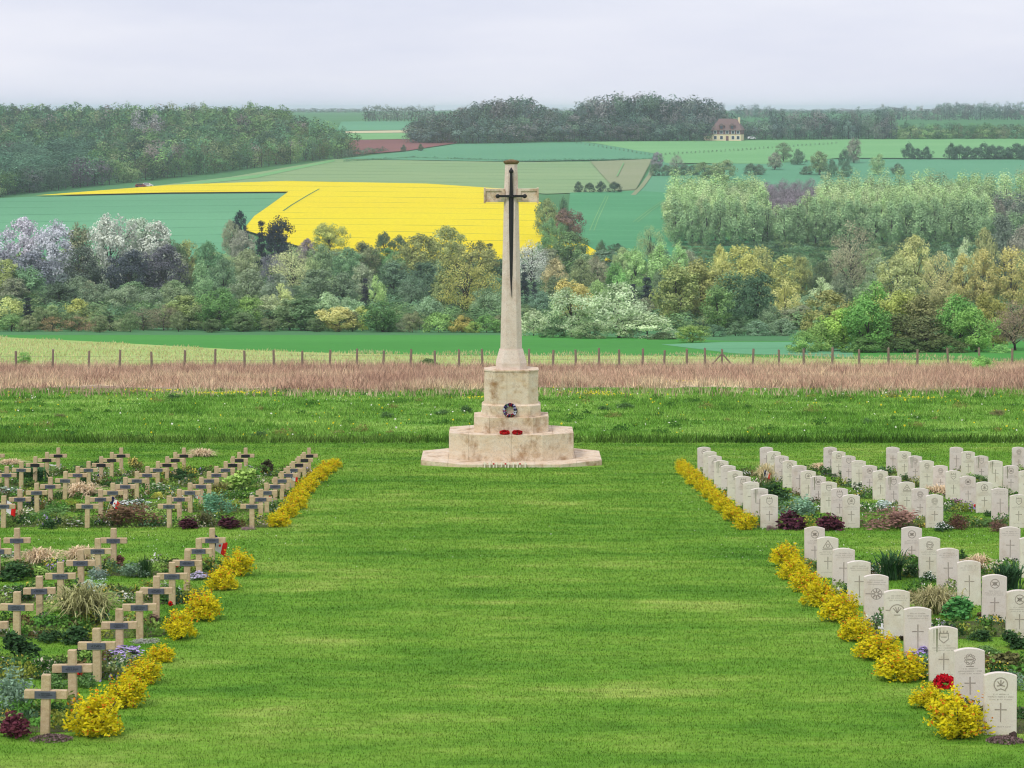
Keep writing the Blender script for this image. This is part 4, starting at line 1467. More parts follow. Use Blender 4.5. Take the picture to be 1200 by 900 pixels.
# tributes ---------------------------------------------------------------
def flag(px, py, s_px, label, tilt=0.2, rz=0.0, parts='bwr'):
    x, z = near(px, py)
    h = s_px * z / F
    o = empty('small_flag', (x, z, gz(z)), rz)
    o.rotation_euler = (0, tilt, rz)
    tag(o, label, 'flag')
    V, Fc = tubes([(np.array([[0, 0, -0.03], [0, 0, h]]), [0.004, 0.004])], 6)
    mesh_obj('stick', list_mesh('stick', V, Fc, M_WHITE), o)
    fw, fh = h * 0.62, h * 0.42
    def cloth(name, a, b, m):
        V, Fc = [], []
        n = 5
        for i in range(n + 1):
            u = a + (b - a) * i / n
            for v in (0, 1):
                V.append((u * fw * 0.8 + 0.005, 0.03 * math.sin(u * 5.5) * (h / 0.4), h * 0.99 - (1 - v) * fh - 0.35 * fw * u))
        for i in range(n):
            Fc.append((2 * i, 2 * i + 2, 2 * i + 3, 2 * i + 1))
        me = list_mesh(name, V, Fc, m)
        q = mesh_obj(name, me, o)
        q.modifiers.new('thick', 'SOLIDIFY').thickness = 0.002
    cloth('blue_stripe', 0.0, 0.333, M_BLUE)
    cloth('white_stripe', 0.335, 0.665, M_WHITE)
    cloth('red_stripe', 0.667, 1.0, M_CRIM)
    bm = bmesh.new()
    bmesh.ops.create_cone(bm, cap_ends=True, segments=8, radius1=fw * 0.07, radius2=fw * 0.07, depth=0.002,
                          matrix=Matrix.Translation((fw * 0.4, -0.022 * h / 0.4, h * 0.99 - fh / 2 - 0.18 * fw)) @ Matrix.Rotation(math.radians(90), 4, 'X'))
    mesh_obj('emblem', bm_mesh('emblem', bm, M_CRIM), o)
flag(243, 663, 38, 'small tricolour flag beside the rear near-left cross', 0.25, 0.6)
flag(0, 616, 32, 'small tricolour flag at the left picture edge', 0.1, 0.3)
flag(124, 602, 22, 'small tricolour flag above the bronze-brown shrub', 0.35, 0.2)
flag(226, 592, 18, 'small tricolour flag left of the blue-green bush', 0.2, 0.9)
flag(340, 574, 22, 'small tricolour flag beside far lawn-side crosses', 0.05, 0.9)
flag(107, 562, 14, 'small tricolour flag lying askew among far crosses', 0.9, 0.2)
flag(893, 566, 16, 'small tricolour flag between the far headstone lines', 0.2, 0.2)

# white open-book plaque among the far crosses
x, z = near(64, 553)
o = empty('memorial_book', (x, z, gz(z)))
o.rotation_euler = (math.radians(35), 0, 0.2)
tag(o, 'white open-book memorial plaque behind the far left crosses', 'plaque')
for s in (-1, 1):
    bm = bmesh.new()
    box(bm, min(0.003 * s, 0.2 * s), max(0.003 * s, 0.2 * s), -0.02, 0.02, 0.0, 0.26)
    bmesh.ops.bevel(bm, geom=bm.edges[:], offset=0.008, segments=2, affect='EDGES')
    q = mesh_obj('page', bm_mesh('page', bm, M_WHITE), o)
    q.rotation_euler = (0, 0, 0.25 * s)
# little white wooden cross beside the yellow bushes on the right
x, z = near(1033, 747)
o = empty('small_white_cross', (x, z, gz(z)))
o.rotation_euler = (math.radians(-20), math.radians(14), 0.3)
tag(o, 'small white cross leaning among yellow bushes beside the near headstones', 'cross')
mesh_obj('upright', box_mesh('upright', (-0.014, 0.014, -0.008, 0.008, -0.02, 0.21), M_WHITE, 0.002), o)
mesh_obj('arm', box_mesh('arm', (-0.075, 0.075, -0.018, -0.009, 0.12, 0.15), M_WHITE, 0.002), o)
# red poppy wreath at the foot of a headstone
x, z = near(1108, 806)
o = empty('poppy_wreath', (x, z, gz(z, 0.05)))
o.rotation_euler = (math.radians(-62), 0, 0)
tag(o, 'large red poppy wreath at the foot of the third headstone', 'wreath')
mesh_obj('ring', ring_mesh('ring', 0.105, 0.03, M_GREENP), o)
mesh_obj('poppies', wreath_mesh('poppies', 0.105, 0.045, 420, [col(196, 22, 38), col(216, 36, 50), col(170, 16, 30)], 15, 0.03), o)
# single poppies and a dark rock
def poppy(px, py, h, label):
    x, z = near(px, py)
    o = empty('poppy', (x, z, gz(z)))
    tag(o, label, 'poppy')
    V, Fc = tubes([(np.array([[0, 0, -0.02], [0.01, 0, h * 0.5], [0, -0.01, h]]), [0.004, 0.003, 0.003])], 5)
    mesh_obj('stem', list_mesh('stem', V, Fc, M_GREENP), o)
    r = np.random.default_rng(int(px))
    n = 26
    d = unit(r.normal(size=(n, 3)) + np.array([0, -0.8, 0.4]))
    mesh_obj('petals', poly_mesh('petals', leaf_quads(r, d * 0.03 + np.array([0, 0, h]), d, 0.028, 0.9, 1.5), 4, M_COLA, {'col': np.array(col(222, 44, 40)[:3]) * r.uniform(0.75, 1.1, (n, 1))}), o)
    bm = bmesh.new()
    bmesh.ops.create_icosphere(bm, subdivisions=1, radius=0.012, matrix=Matrix.Translation((0, -0.04, h + 0.008)))
    mesh_obj('centre', bm_mesh('centre', bm, M_BLACK), o)
poppy(200, 716, 0.12, 'red poppy at the foot of a lawn-side near-left cross')
poppy(207, 672, 0.13, 'red poppy beside a rear lawn-side near-left cross')
poppy(94, 797, 0.1, 'orange-red poppy behind the second cross from front')
poppy(904, 617, 0.1, 'red poppy in front of the front far-right headstone')
poppy(1143, 598, 0.1, 'red poppy beside a middle-line far headstone')
poppy(316, 588, 0.1, 'red poppy by the far lawn-side crosses')
x, z = near(1187, 866)
bm = bmesh.new()
bmesh.ops.create_icosphere(bm, subdivisions=3, radius=1)
rr = random.Random(4)
for v in bm.verts:
    k = 1 + 0.16 * math.sin(v.co.x * 3 + 1) + 0.14 * math.sin(v.co.y * 5) + 0.1 * math.sin(v.co.z * 6 + v.co.x * 4) + rr.uniform(-0.04, 0.04)
    v.co = Vector((v.co.x * 0.055 * k, v.co.y * 0.05 * k, max(v.co.z, -0.3) * 0.045 * k))
o = mesh_obj('stone', bm_mesh('stone', bm, M_ROCK), None, (x, z, gz(z, 0.03)))
tag(o, 'dark brown stone at the foot of the front headstone', 'stone')

# ------------------------------------------------------------------ wire fence along the dry grass
PX = [-20, 19, 61.5, 104, 140, 178, 216, 252, 287, 321, 354, 386, 418, 449, 481, 510, 538, 565.5, 592, 620, 648, 675, 702, 726, 753, 778, 805, 826, 846, 882, 913, 942, 975, 1007, 1041, 1075, 1111, 1148, 1186, 1225]
def fence_pt(px):
    return near(px, 435.6 - 4.0 * px / 1200)
fence = empty('wire_fence', (0, fence_pt(600)[1], gz(fence_pt(600)[1])))
tag(fence, 'wire fence on weathered wooden posts along the dry grass', 'fence')
FO = Vector(fence.location)
def post_mesh(seed):
    r = random.Random(seed)
    bm = bmesh.new()
    bmesh.ops.create_cone(bm, cap_ends=True, segments=8, radius1=0.085, radius2=0.075, depth=1.5, matrix=Matrix.Translation((0, 0, 0.55)))
    for v in bm.verts:
        v.co.x += r.uniform(-0.012, 0.012)
        v.co.y += r.uniform(-0.012, 0.012)
        if v.co.z > 1:
            v.co.z += r.uniform(-0.05, 0.06)
    return bm_mesh('post', bm, M_WOOD)
PM = [post_mesh(s) for s in range(4)]
tops = []
for i, px in enumerate(PX):
    x, z = fence_pt(px)
    hs = 1.0 + 0.12 * ((i * 7) % 5) / 5
    p = Vector((x, z, gz(z)))
    o = mesh_obj('post', PM[i % 4], fence, p - FO, random.uniform(0, 6), (1, 1, hs))
    o.rotation_euler.x = random.uniform(-0.04, 0.04)
    o.rotation_euler.y = random.uniform(-0.05, 0.05)
    tops.append(p)
for s in (-1, 1):
    x, z = fence_pt(846)
    b = Vector((x, z, gz(z))) - FO
    V, Fc = tubes([(np.array([b + Vector((0.95 * s, 0, 0)), b + Vector((0.05 * s, -0.03, 1.02))]), [0.055, 0.055])], 7)
    mesh_obj('brace', list_mesh('brace', V, Fc, M_WOOD), fence)
for h in (0.35, 0.7, 1.0):
    pts = np.array([tuple(t - FO + Vector((0, -0.09, h))) for t in tops])
    V, Fc = tubes([(pts, [0.006] * len(pts))], 4)
    mesh_obj('wire', list_mesh('wire', V, Fc, M_WIRE), fence)

# ------------------------------------------------------------------ house, parked cars
def house():
    x, z = far(853, 165.3)
    o = empty('country_house', (x, z, gz(z, 0.2)), math.radians(-14))
    o.scale = (1.15, 1.15, 1.1)
    tag(o, 'cream country house with half-hipped brown roof by the hilltop wood', 'house')
    W, D = 6.6, 4.8
    mesh_obj('wall', box_mesh('wall', (-W, W, -D, D, -1.0, 5.2), M_WALL), o)
    mesh_obj('timber_storey', box_mesh('timber_storey', (-W - 0.06, W + 0.06, -D - 0.06, D + 0.06, 3.0, 5.2 + 0.002), M_TIMBER), o)
    bm = bmesh.new()
    e = 0.6
    vs = [bm.verts.new(p) for p in ((-W - e, -D - e, 4.9), (W + e, -D - e, 4.9), (W + e, D + e, 4.9), (-W - e, D + e, 4.9), (-W + 2.6, 0, 10.4), (W - 2.6, 0, 10.4))]
    for f in ((0, 1, 5, 4), (1, 2, 5), (2, 3, 4, 5), (3, 0, 4), (3, 2, 1, 0)):
        bm.faces.new([vs[i] for i in f])
    rf = mesh_obj('roof', bm_mesh('roof', bm, M_ROOF), o)
    mesh_obj('chimney', box_mesh('chimney', (4.6, 5.5, -0.4, 0.5, 7.0, 11.0), M_WALL), rf)
    for xx in (-2.2, 2.6):
        d = mesh_obj('dormer', box_mesh('dormer', (xx - 1.1, xx + 1.1, -D - 0.2, -1.5, 5.3, 7.2), M_TIMBER), o)
        mesh_obj('window_pane', box_mesh('window_pane', (xx - 0.6, xx + 0.6, -D - 0.26, -D - 0.2, 5.7, 6.9), M_GLASS), d)
        bm = bmesh.new()
        vs = [bm.verts.new(p) for p in ((xx - 1.4, -D - 0.5, 7.15), (xx + 1.4, -D - 0.5, 7.15), (xx + 1.4, -1.0, 7.15), (xx - 1.4, -1.0, 7.15), (xx, -D - 0.5, 8.3), (xx, -0.6, 8.3))]
        for f in ((0, 1, 4), (1, 2, 5, 4), (2, 3, 5), (3, 0, 4, 5), (3, 2, 1, 0)):
            bm.faces.new([vs[i] for i in f])
        mesh_obj('dormer_roof', bm_mesh('dormer_roof', bm, M_ROOF), d)
    for xx in (-5.0, -2.2, 0.4, 3.0, 5.3):
        wnd = mesh_obj('window', box_mesh('window', (xx - 0.75, xx + 0.75, -D - 0.1, -D - 0.065, 3.2, 4.8), M_WHITE), o)
        mesh_obj('pane', box_mesh('pane', (xx - 0.6, xx + 0.6, -D - 0.14, -D - 0.11, 3.35, 4.65), M_GLASS), wnd)
        if xx != 0.4:
            wnd = mesh_obj('window', box_mesh('window', (xx - 0.75, xx + 0.75, -D - 0.05, -D - 0.005, 0.6, 2.4), M_WHITE), o)
            mesh_obj('pane', box_mesh('pane', (xx - 0.6, xx + 0.6, -D - 0.09, -D - 0.06, 0.75, 2.25), M_GLASS), wnd)
    mesh_obj('door', box_mesh('door', (-0.2, 1.0, -D - 0.06, -D - 0.005, 0.0, 2.3), M_TIMBER), o)
    bm = bmesh.new()
    box(bm, -W - 4.0, -W - 0.05, -D + 0.6, D - 2, -1, 2.4)
    mesh_obj('annex', bm_mesh('annex', bm, M_WALL), o)
    bm = bmesh.new()
    box(bm, -W - 4.2, -W - 0.02, -D + 0.3, D - 1.7, 2.4, 3.5, (-W - 3.4, -W - 0.02, -D + 1.8, D - 3.4))
    mesh_obj('annex_roof', bm_mesh('annex_roof', bm, M_ROOF), o)
house()

def car(px, py, mat, label, rz):
    x, z = far(px, py)
    o = empty('parked_car', (x, z, gz(z, 0.36)), rz)
    tag(o, label, 'car')
    bm = bmesh.new()
    pr = [(-2.1, 0.35), (2.1, 0.35), (2.15, 0.8), (1.2, 1.0), (0.7, 1.5), (-1.5, 1.55), (-2.1, 1.0)]
    a = [bm.verts.new((p[0], -0.85, p[1])) for p in pr]
    b = [bm.verts.new((p[0], 0.85, p[1])) for p in pr]
    bm.faces.new(a)
    bm.faces.new(b[::-1])
    for i in range(len(pr)):
        j = (i + 1) % len(pr)
        bm.faces.new((a[i], a[j], b[j], b[i]))
    bmesh.ops.bevel(bm, geom=bm.edges[:], offset=0.07, segments=2, affect='EDGES')
    mesh_obj('body', bm_mesh('body', bm, mat), o)
    for s in (-1, 1):
        mesh_obj('side_window', box_mesh('side_window', (-1.4, 0.55, s * 0.87 - 0.01, s * 0.87 + 0.01, 1.02, 1.42), M_GLASS), o)
        for wx in (-1.35, 1.35):
            bm = bmesh.new()
            bmesh.ops.create_cone(bm, cap_ends=True, segments=14, radius1=0.34, radius2=0.34, depth=0.2,
                                  matrix=Matrix.Translation((wx, s * 0.8, 0.34)) @ Matrix.Rotation(math.radians(90), 4, 'X'))
            mesh_obj('wheel', bm_mesh('wheel', bm, M_TYRE), o)
car(881, 164.2, M_WHITE, 'white car parked right of the country house', 0.2)
car(165, 221.0, M_CARRED, 'dark red car parked at the edge of the left wood', 0.1)
car(173, 220.3, M_WHITE, 'white car parked beside the dark red one', 0.1)

# ------------------------------------------------------------------ trees
def envelope(kd, t):
    if kd == 'cone':
        return (1 - t) ** 0.85 * (0.82 + 0.18 * np.cos(t * 34)) + 0.02
    if kd == 'plume':
        return np.sin(np.pi * np.clip(t, 0, 1) ** 1.1) ** 0.5
    if kd == 'oval':
        return np.sqrt(np.clip(1 - (2 * t - 0.95) ** 2 / 1.1, 0, 1)) ** 0.9
    if kd == 'bush':
        return np.sqrt(np.clip(1 - (1.45 * t - 0.42) ** 2 / 1.07, 0, 1))
    return np.sqrt(np.clip(1 - (1.9 * t - 0.85) ** 2 / 1.1, 0, 1))

SPEC = {  # aspect width/height, crown start, clumps, clump radius, leaves, leaf half-length, limbs, trunk radius
    'round': (1.0, 0.08, 70, 0.12, 6400, 0.018, 12, 0.022),
    'cloud': (1.0, 0.04, 50, 0.145, 6000, 0.020, 10, 0.024),
    'oval': (0.68, 0.05, 64, 0.10, 6000, 0.017, 12, 0.018),
    'plume': (0.42, 0.04, 54, 0.075, 5200, 0.0125, 10, 0.013),
    'cone': (0.48, 0.03, 70, 0.055, 4600, 0.0135, 0, 0.016),
    'sparse': (0.95, 0.16, 95, 0.115, 6000, 0.0105, 24, 0.020),
    'bush': (1.25, 0.0, 44, 0.17, 3800, 0.026, 9, 0.018),
    'twiggy': (1.1, 0.02, 70, 0.13, 3600, 0.012, 22, 0.012),
}
def tree_proto(kd, seed):
    asp, t0, nc, rc, nl, ls, nlimb, tr = SPEC[kd]
    r = np.random.default_rng(seed)
    Cc = []
    while len(Cc) < nc:
        t = r.random()
        e = envelope(kd, np.array(t))
        if r.random() > e + 0.1:
            continue
        a = r.uniform(0, 6.283)
        f = r.random() ** 0.38
        lob = 1 + 0.16 * math.sin(3 * a + seed) * math.sin(5 * t + seed)
        R = max(e * asp / 2 * lob - rc * 0.75, 0.01) * f
        Cc.append((math.cos(a) * R, math.sin(a) * R, min(t0 + rc * 0.5 + t * (1 - t0 - rc * 1.05), 1 - rc * 0.5)))
    Cc = np.array(Cc)
    C, N, T = [], [], []
    per = nl // nc
    for c in Cc:
        rr = rc * r.uniform(0.65, 1.2)
        e = unit(r.normal(size=(per, 3)))
        shell = 0.35 + 0.65 * r.random((per, 1)) ** (0.5 if kd in ('sparse', 'twiggy') else 0.7)
        if kd == 'cone':
            C.append(c + e * np.array([rr * 1.5, rr * 1.5, rr * 0.6]) * shell)
        elif kd == 'plume':
            C.append(c + e * np.array([rr * 0.8, rr * 0.8, rr * 1.8]) * shell)
        else:
            C.append(c + e * np.array([rr, rr, rr * 0.85]) * shell)
        cd = unit(c - np.array([0, 0, 0.5]))
        N.append(e * 0.7 + cd * 0.7 + np.array([0, 0, 0.35]))
        T.append(np.full(per, r.uniform(0.78, 1.22)))
    C, N, T = np.concatenate(C), np.concatenate(N), np.concatenate(T)
    k = C[:, 2] > 0.0
    C, N, T = C[k], N[k], T[k]
    crown = poly_mesh('crown', leaf_quads(r, C, N, ls, 0.6, 1.0), 4, M_FOL, {'tint': T * r.uniform(0.78, 1.22, len(C))})
    P = []
    top = 0.95 if kd in ('cone', 'plume') else 0.72
    zs = np.linspace(0, top, 6)
    wob = np.cumsum(r.normal(size=(6, 2)) * 0.006, axis=0)
    P.append((np.stack([wob[:, 0], wob[:, 1], zs - 0.02], 1), tr * (1.15 - zs / top * 0.95)))
    order = r.permutation(nc)[:nlimb]
    for j in order:
        c = Cc[j]
        zb = max(min(c[2] * r.uniform(0.35, 0.7), top * 0.85), t0 * 0.7)
        b = np.array([np.interp(zb, zs, wob[:, 0]), np.interp(zb, zs, wob[:, 1]), zb])
        m = (b + c) / 2 + np.array([0, 0, 0.03]) + r.normal(size=3) * 0.012
        r0 = tr * 0.5 * (1.1 - zb / top)
        P.append((np.stack([b, m, c]), [r0 + 0.002, r0 * 0.6 + 0.001, 0.0018]))
        for _ in range(4 if kd in ('sparse', 'twiggy') else 2):
            e = c + unit(r.normal(size=3) + np.array([0, 0, 0.4])) * rc * 1.1
            P.append((np.stack([m * 0.4 + c * 0.6, (m * 0.4 + c * 0.6 + e) / 2 + r.normal(size=3) * 0.008, e]), [0.0028, 0.0018, 0.0008]))
    V, Fc = tubes(P, 5)
    return crown, list_mesh('trunk', V, Fc, M_BARK)
PROTO = {k: [tree_proto(k, 100 * i + 17 * (s + 1)) for s in range(3)] for i, k in enumerate(SPEC)}

FG = 1.95   # leaf colours below are those the photograph shows; the leaves themselves are lighter than a whole shaded crown
def tree(px, top, Z, wpx, kd, c, label, group=None, cat=None, var=None, name=None):
    x = X_at(px, Z)
    h = G(Z) - (top - HY) * Z / F
    w = wpx * Z / F * (1.10 if Z > 320 else 1.27)
    r = random.Random(int(px * 11 + top * 5 + Z))
    crown, trunk = PROTO[kd][r.randrange(3) if var is None else var]
    nm = name or {'cone': 'conifer', 'plume': 'poplar_tree', 'bush': 'shrub', 'twiggy': 'shrub'}.get(kd, 'broadleaf_tree')
    o = empty(nm, (x, Z, gz(Z, -0.1)), r.uniform(0, 6.28))
    o.scale = (w / SPEC[kd][0] * 1.05, w / SPEC[kd][0] * 1.05, h * 1.0)
    g = r.uniform(0.92, 1.08)
    mesh_obj('crown', crown, o, color=col(c[0] * (0.93 if c[0] > c[2] + 30 else 0.98), c[1] * (0.98 if c[1] > c[0] else 1.0), c[2] * (0.92 if c[1] > c[2] else 1.0), FG * g))
    mesh_obj('trunk', trunk, o)
    tag(o, label, cat or ('shrub' if nm == 'shrub' else 'tree'), group)
    return o

OLV, GOLD, CREAM, WPOP, DKG, MDG, BRG, GGR, PALE, PUR, BLK, GBR, YGR, WHT = (134, 132, 70), (176, 156, 80), (206, 196, 142), (178, 184, 178), (62, 82, 56), (86, 112, 70), (92, 150, 46), (110, 130, 102), (140, 170, 116), (120, 106, 112), (38, 46, 52), (128, 112, 92), (146, 162, 64), (190, 204, 172)
TREES = [
 # --- left: pale poplars across the valley and what stands before them
 (-8, 262, 480, 52, 'oval', (168, 164, 170), 'pale grey poplar at the left picture edge'),
 (28, 252, 485, 62, 'round', (182, 174, 180), 'wide pinkish-white tree, leftmost of the pale group'),
 (64, 254, 480, 50, 'oval', (170, 168, 172), 'pinkish-grey tree right of the leftmost pale tree'),
 (92, 258, 490, 36, 'oval', (126, 132, 100), 'olive tree wedged between pale grey trees'),
 (131, 242, 475, 62, 'round', WPOP, 'tallest silvery white tree on the left'),
 (160, 250, 480, 44, 'oval', (166, 182, 166), 'pale silvery-green tree right of the tallest white one'),
 (182, 254, 478, 46, 'oval', WPOP, 'silvery tree at the right end of the pale group'),
 (98, 282, 462, 48, 'oval', (72, 84, 74), 'dark tree below the gap in the pale trees'),
 (150, 290, 462, 60, 'round', (66, 74, 78), 'dark shaded tree under the tallest silvery tree'),
 (190, 284, 466, 60, 'round', (82, 80, 86), 'dark purplish tree at right end of pale group'),
 (40, 292, 462, 56, 'oval', (112, 116, 120), 'greyish shaded tree under the leftmost pale trees'),
 (205, 274, 500, 40, 'round', MDG, 'green tree just right of the dark purplish one'),
 (220, 276, 505, 26, 'oval', OLV, 'small olive tree against the left wheat field'),
 (243, 281, 470, 42, 'round', (84, 128, 84), 'rounded mid-green tree left of the dark conifers'),
 (237, 304, 430, 26, 'plume', (122, 156, 108), 'light green pointed tree below the rounded green one'),
 (5, 300, 420, 36, 'oval', (150, 156, 84), 'yellowish tree at the left edge above the conifer'),
 (33, 309, 420, 42, 'oval', (100, 140, 96), 'fresh green tree near the left edge'),
 (70, 328, 380, 44, 'oval', (74, 94, 72), 'dark green conical tree on the left'),
 (92, 322, 400, 40, 'round', GGR, 'grey-green willow, first from the left in the willow row'),
 (118, 331, 385, 44, 'round', GGR, 'grey-green willow, second from the left in the willow row'),
 (146, 330, 380, 44, 'round', (118, 136, 106), 'grey-green willow, third from the left in the willow row'),
 (173, 334, 375, 42, 'round', GGR, 'grey-green willow, fourth from the left in the willow row'),
 (205, 328, 380, 44, 'round', (124, 144, 104), 'grey-green willow, last on the right of the willow row'),
 (13, 346, 312, 36, 'cloud', (208, 206, 122), 'pale yellow blossoming tree at the left edge'),
 (32, 346, 302, 22, 'cone', (44, 50, 54), 'dark narrow conifer near the left edge'),
 (14, 366, 296, 38, 'bush', (108, 138, 74), 'bright green bush under the pale yellow tree'),
 (52, 356, 305, 30, 'round', (116, 136, 88), 'light olive tree right of the dark narrow conifer'),
 (90, 347, 310, 26, 'oval', (168, 164, 78), 'small yellowish tree in the left front row'),
 (62, 369, 295, 34, 'twiggy', (150, 116, 80), 'russet bare shrub, left of three by the field'),
 (92, 368, 296, 34, 'twiggy', (146, 112, 82), 'russet bare shrub, middle of three by the field'),
 (114, 373, 294, 26, 'twiggy', (150, 112, 84), 'russet bare shrub, right of three by the field'),
 (128, 364, 300, 20, 'cone', (56, 74, 52), 'small dark conifer right of the russet shrubs'),
 (142, 372, 296, 26, 'bush', (116, 132, 92), 'grey-green bush right of the small dark conifer'),
 (168, 358, 300, 40, 'twiggy', (124, 112, 92), 'brown-grey bare thicket, left of two'),
 (192, 354, 302, 38, 'twiggy', (132, 116, 98), 'brown-grey bare thicket, right of two'),
 (217, 343, 306, 44, 'oval', (132, 144, 76), 'yellow-olive tree left of the bright green rounded tree'),
 (257, 334, 298, 46, 'cloud', (82, 124, 60), 'bright green rounded tree on the left front edge'),
 (240, 352, 300, 34, 'oval', (112, 124, 80), 'dull olive tree behind the bright green rounded tree'),
 (291, 343, 300, 30, 'oval', (124, 154, 66), 'yellow-green narrow tree right of the bright rounded one'),
 (281, 358, 296, 30, 'oval', (84, 120, 62), 'green tree between the bright and yellow-green trees'),
 # --- below the rapeseed
 (281, 245, 600, 23, 'round', (34, 46, 52), 'small dark evergreen against the left wheat field'),
 (270, 256, 590, 26, 'round', (132, 138, 110), 'pale olive small tree before the dark evergreen'),
 (284, 268, 560, 38, 'round', (138, 138, 126), 'greyish tree below the small dark evergreen'),
 (306, 255, 530, 22, 'cone', BLK, 'black-green conifer, narrower of the touching pair'),
 (326, 250, 525, 38, 'oval', BLK, 'black-green conifer, broader of the touching pair'),
 (387, 257, 590, 46, 'round', (156, 152, 66), 'olive-yellow tree against the rapeseed'),
 (360, 278, 560, 24, 'round', (132, 116, 118), 'small mauve-grey tree below the rapeseed'),
 (342, 284, 440, 52, 'sparse', (204, 196, 142), 'tall cream-leaved airy tree below the rapeseed'),
 (322, 292, 470, 34, 'round', (118, 116, 122), 'grey shaded tree left of the tall cream tree'),
 (376, 284, 500, 40, 'round', (116, 142, 96), 'soft green tree right of the tall cream tree'),
 (408, 288, 490, 42, 'round', (98, 136, 92), 'mid-green rounded tree below the olive-yellow one'),
 (428, 281, 520, 42, 'round', (104, 112, 76), 'brownish green tree at the rapeseed edge'),
 (450, 270, 600, 24, 'bush', (66, 92, 70), 'dark hedge bush at the rapeseed edge, left one'),
 (468, 274, 600, 24, 'bush', (66, 92, 70), 'dark hedge bush at the rapeseed edge, right one'),
 (457, 288, 520, 32, 'round', (80, 124, 66), 'fresh green tree under the hedge bushes'),
 (262, 300, 440, 38, 'round', (96, 126, 92), 'green tree below left of the black-green conifers'),
 (290, 290, 480, 40, 'round', (142, 148, 106), 'light olive tree below the black-green conifers'),
 (292, 312, 400, 48, 'round', (118, 134, 104), 'grey-green tree in mid valley on the left'),
 (326, 318, 390, 40, 'round', (112, 128, 108), 'dusky grey-green tree below the tall cream tree'),
 (374, 312, 400, 46, 'oval', (106, 128, 96), 'grey-green tree right of the tall cream trunk'),
 (404, 316, 400, 34, 'oval', (102, 124, 96), 'dull green tree in mid valley'),
 (424, 305, 420, 30, 'oval', (140, 152, 122), 'pale grey-green slender tree in mid valley'),
 (440, 322, 380, 28, 'cloud', (144, 166, 94), 'light yellow-green tree behind the dark round tree'),
 (428, 323, 375, 20, 'cone', (52, 52, 58), 'dark pointed conifer left of the light yellow-green tree'),
 (462, 304, 440, 42, 'oval', (84, 112, 86), 'dark green oval tree left of the big olive trees'),
 (329, 331, 320, 32, 'cloud', (204, 202, 132), 'cream blossoming tree above the grey-green willow'),
 (318, 341, 308, 40, 'round', (146, 160, 118), 'pale grey-green willow on the front edge'),
 (340, 348, 302, 36, 'oval', (110, 134, 90), 'grey-green front tree left of the dark green one'),
 (362, 346, 300, 44, 'oval', (82, 112, 72), 'dark green front-row tree with see-through base'),
 (385, 340, 315, 30, 'cloud', (152, 178, 134), 'minty pale tree, left of two behind the cream shrub'),
 (409, 346, 315, 28, 'cloud', (140, 168, 130), 'minty pale tree, right of two behind the cream shrub'),
 (398, 357, 293, 46, 'cloud', (208, 190, 112), 'cream-yellow blossoming shrub on the front edge'),
 (425, 356, 300, 20, 'oval', (192, 190, 92), 'narrow yellow-green tree beside the dark round tree'),
 (449, 352, 292, 48, 'cloud', (72, 112, 58), 'dense dark green rounded tree on the front edge'),
 (480, 365, 290, 28, 'twiggy', (140, 128, 108), 'brownish bare shrub left of the light green bush'),
 (470, 372, 294, 20, 'bush', (130, 150, 116), 'pale bush behind the brownish bare shrub'),
 # --- centre
 (492, 272, 500, 60, 'round', OLV, 'big olive tree left of the two before the rapeseed'),
 (524, 263, 520, 62, 'round', (138, 138, 72), 'big olive tree rising highest before the rapeseed'),
 (560, 278, 500, 50, 'round', (142, 136, 74), 'olive tree just left of the stone shaft'),
 (574, 283, 540, 22, 'cone', (60, 76, 64), 'dark narrow tree close left of the stone shaft'),
 (497, 304, 430, 42, 'oval', (74, 102, 78), 'dark green tree left of the golden olive tree'),
 (545, 289, 350, 78, 'sparse', (164, 152, 70), 'large rounded golden-olive tree left of the stone shaft'),
 (525, 312, 372, 44, 'oval', (120, 128, 74), 'olive tree half hidden by the golden-olive one'),
 (572, 332, 330, 38, 'round', (118, 146, 108), 'pale green tree at the right foot of the golden-olive tree'),
 (504, 346, 320, 32, 'cloud', (128, 160, 122), 'minty green tree left of the golden-olive tree'),
 (482, 326, 380, 36, 'round', (92, 116, 92), 'dusky green tree behind the brown bare shrub'),
 (514, 364, 290, 38, 'bush', (118, 150, 70), 'light green leafy bush left of the golden ball bush'),
 (541, 368, 289, 28, 'bush', (162, 142, 60), 'golden ball-shaped bush by the field edge'),
 (570, 368, 288, 32, 'bush', (104, 146, 62), 'bright green bush right of the golden ball bush'),
 (555, 376, 287, 18, 'bush', (138, 154, 58), 'yellow-green low bush between golden and bright bushes'),
 (596, 372, 290, 26, 'bush', (72, 96, 60), 'dark bush behind the foot of the stone shaft'),
 # --- right of the shaft
 (622, 279, 480, 50, 'sparse', (176, 180, 176), 'silvery bare tree just right of the stone shaft'),
 (614, 307, 420, 20, 'cone', (46, 54, 58), 'dark conifer beside the stone shaft'),
 (626, 320, 400, 14, 'cone', (54, 60, 62), 'thin dark conifer right of the larger one'),
 (640, 277, 540, 34, 'round', (88, 132, 68), 'fresh green tree by the rapeseed corner'),
 (669, 270, 530, 56, 'round', (86, 116, 66), 'dark green broad tree in front of the rapeseed corner'),
 (641, 231, 650, 34, 'round', (128, 140, 84), 'olive tree at the right corner of the rapeseed'),
 (667, 240, 630, 38, 'round', (112, 84, 78), 'copper-brown round tree beside the tracked field'),
 (660, 229, 680, 16, 'bush', (66, 104, 74), 'small dark bush above the copper-brown tree'),
 (643, 252, 625, 22, 'round', (92, 138, 92), 'small green tree left of the copper-brown tree'),
 (656, 258, 610, 22, 'round', (86, 130, 84), 'small green tree under the copper-brown tree'),
 (705, 280, 580, 16, 'bush', (74, 106, 76), 'small round bush on the tracked field edge'),
 (723, 283, 575, 24, 'round', (72, 102, 76), 'round dark tree on the tracked field edge'),
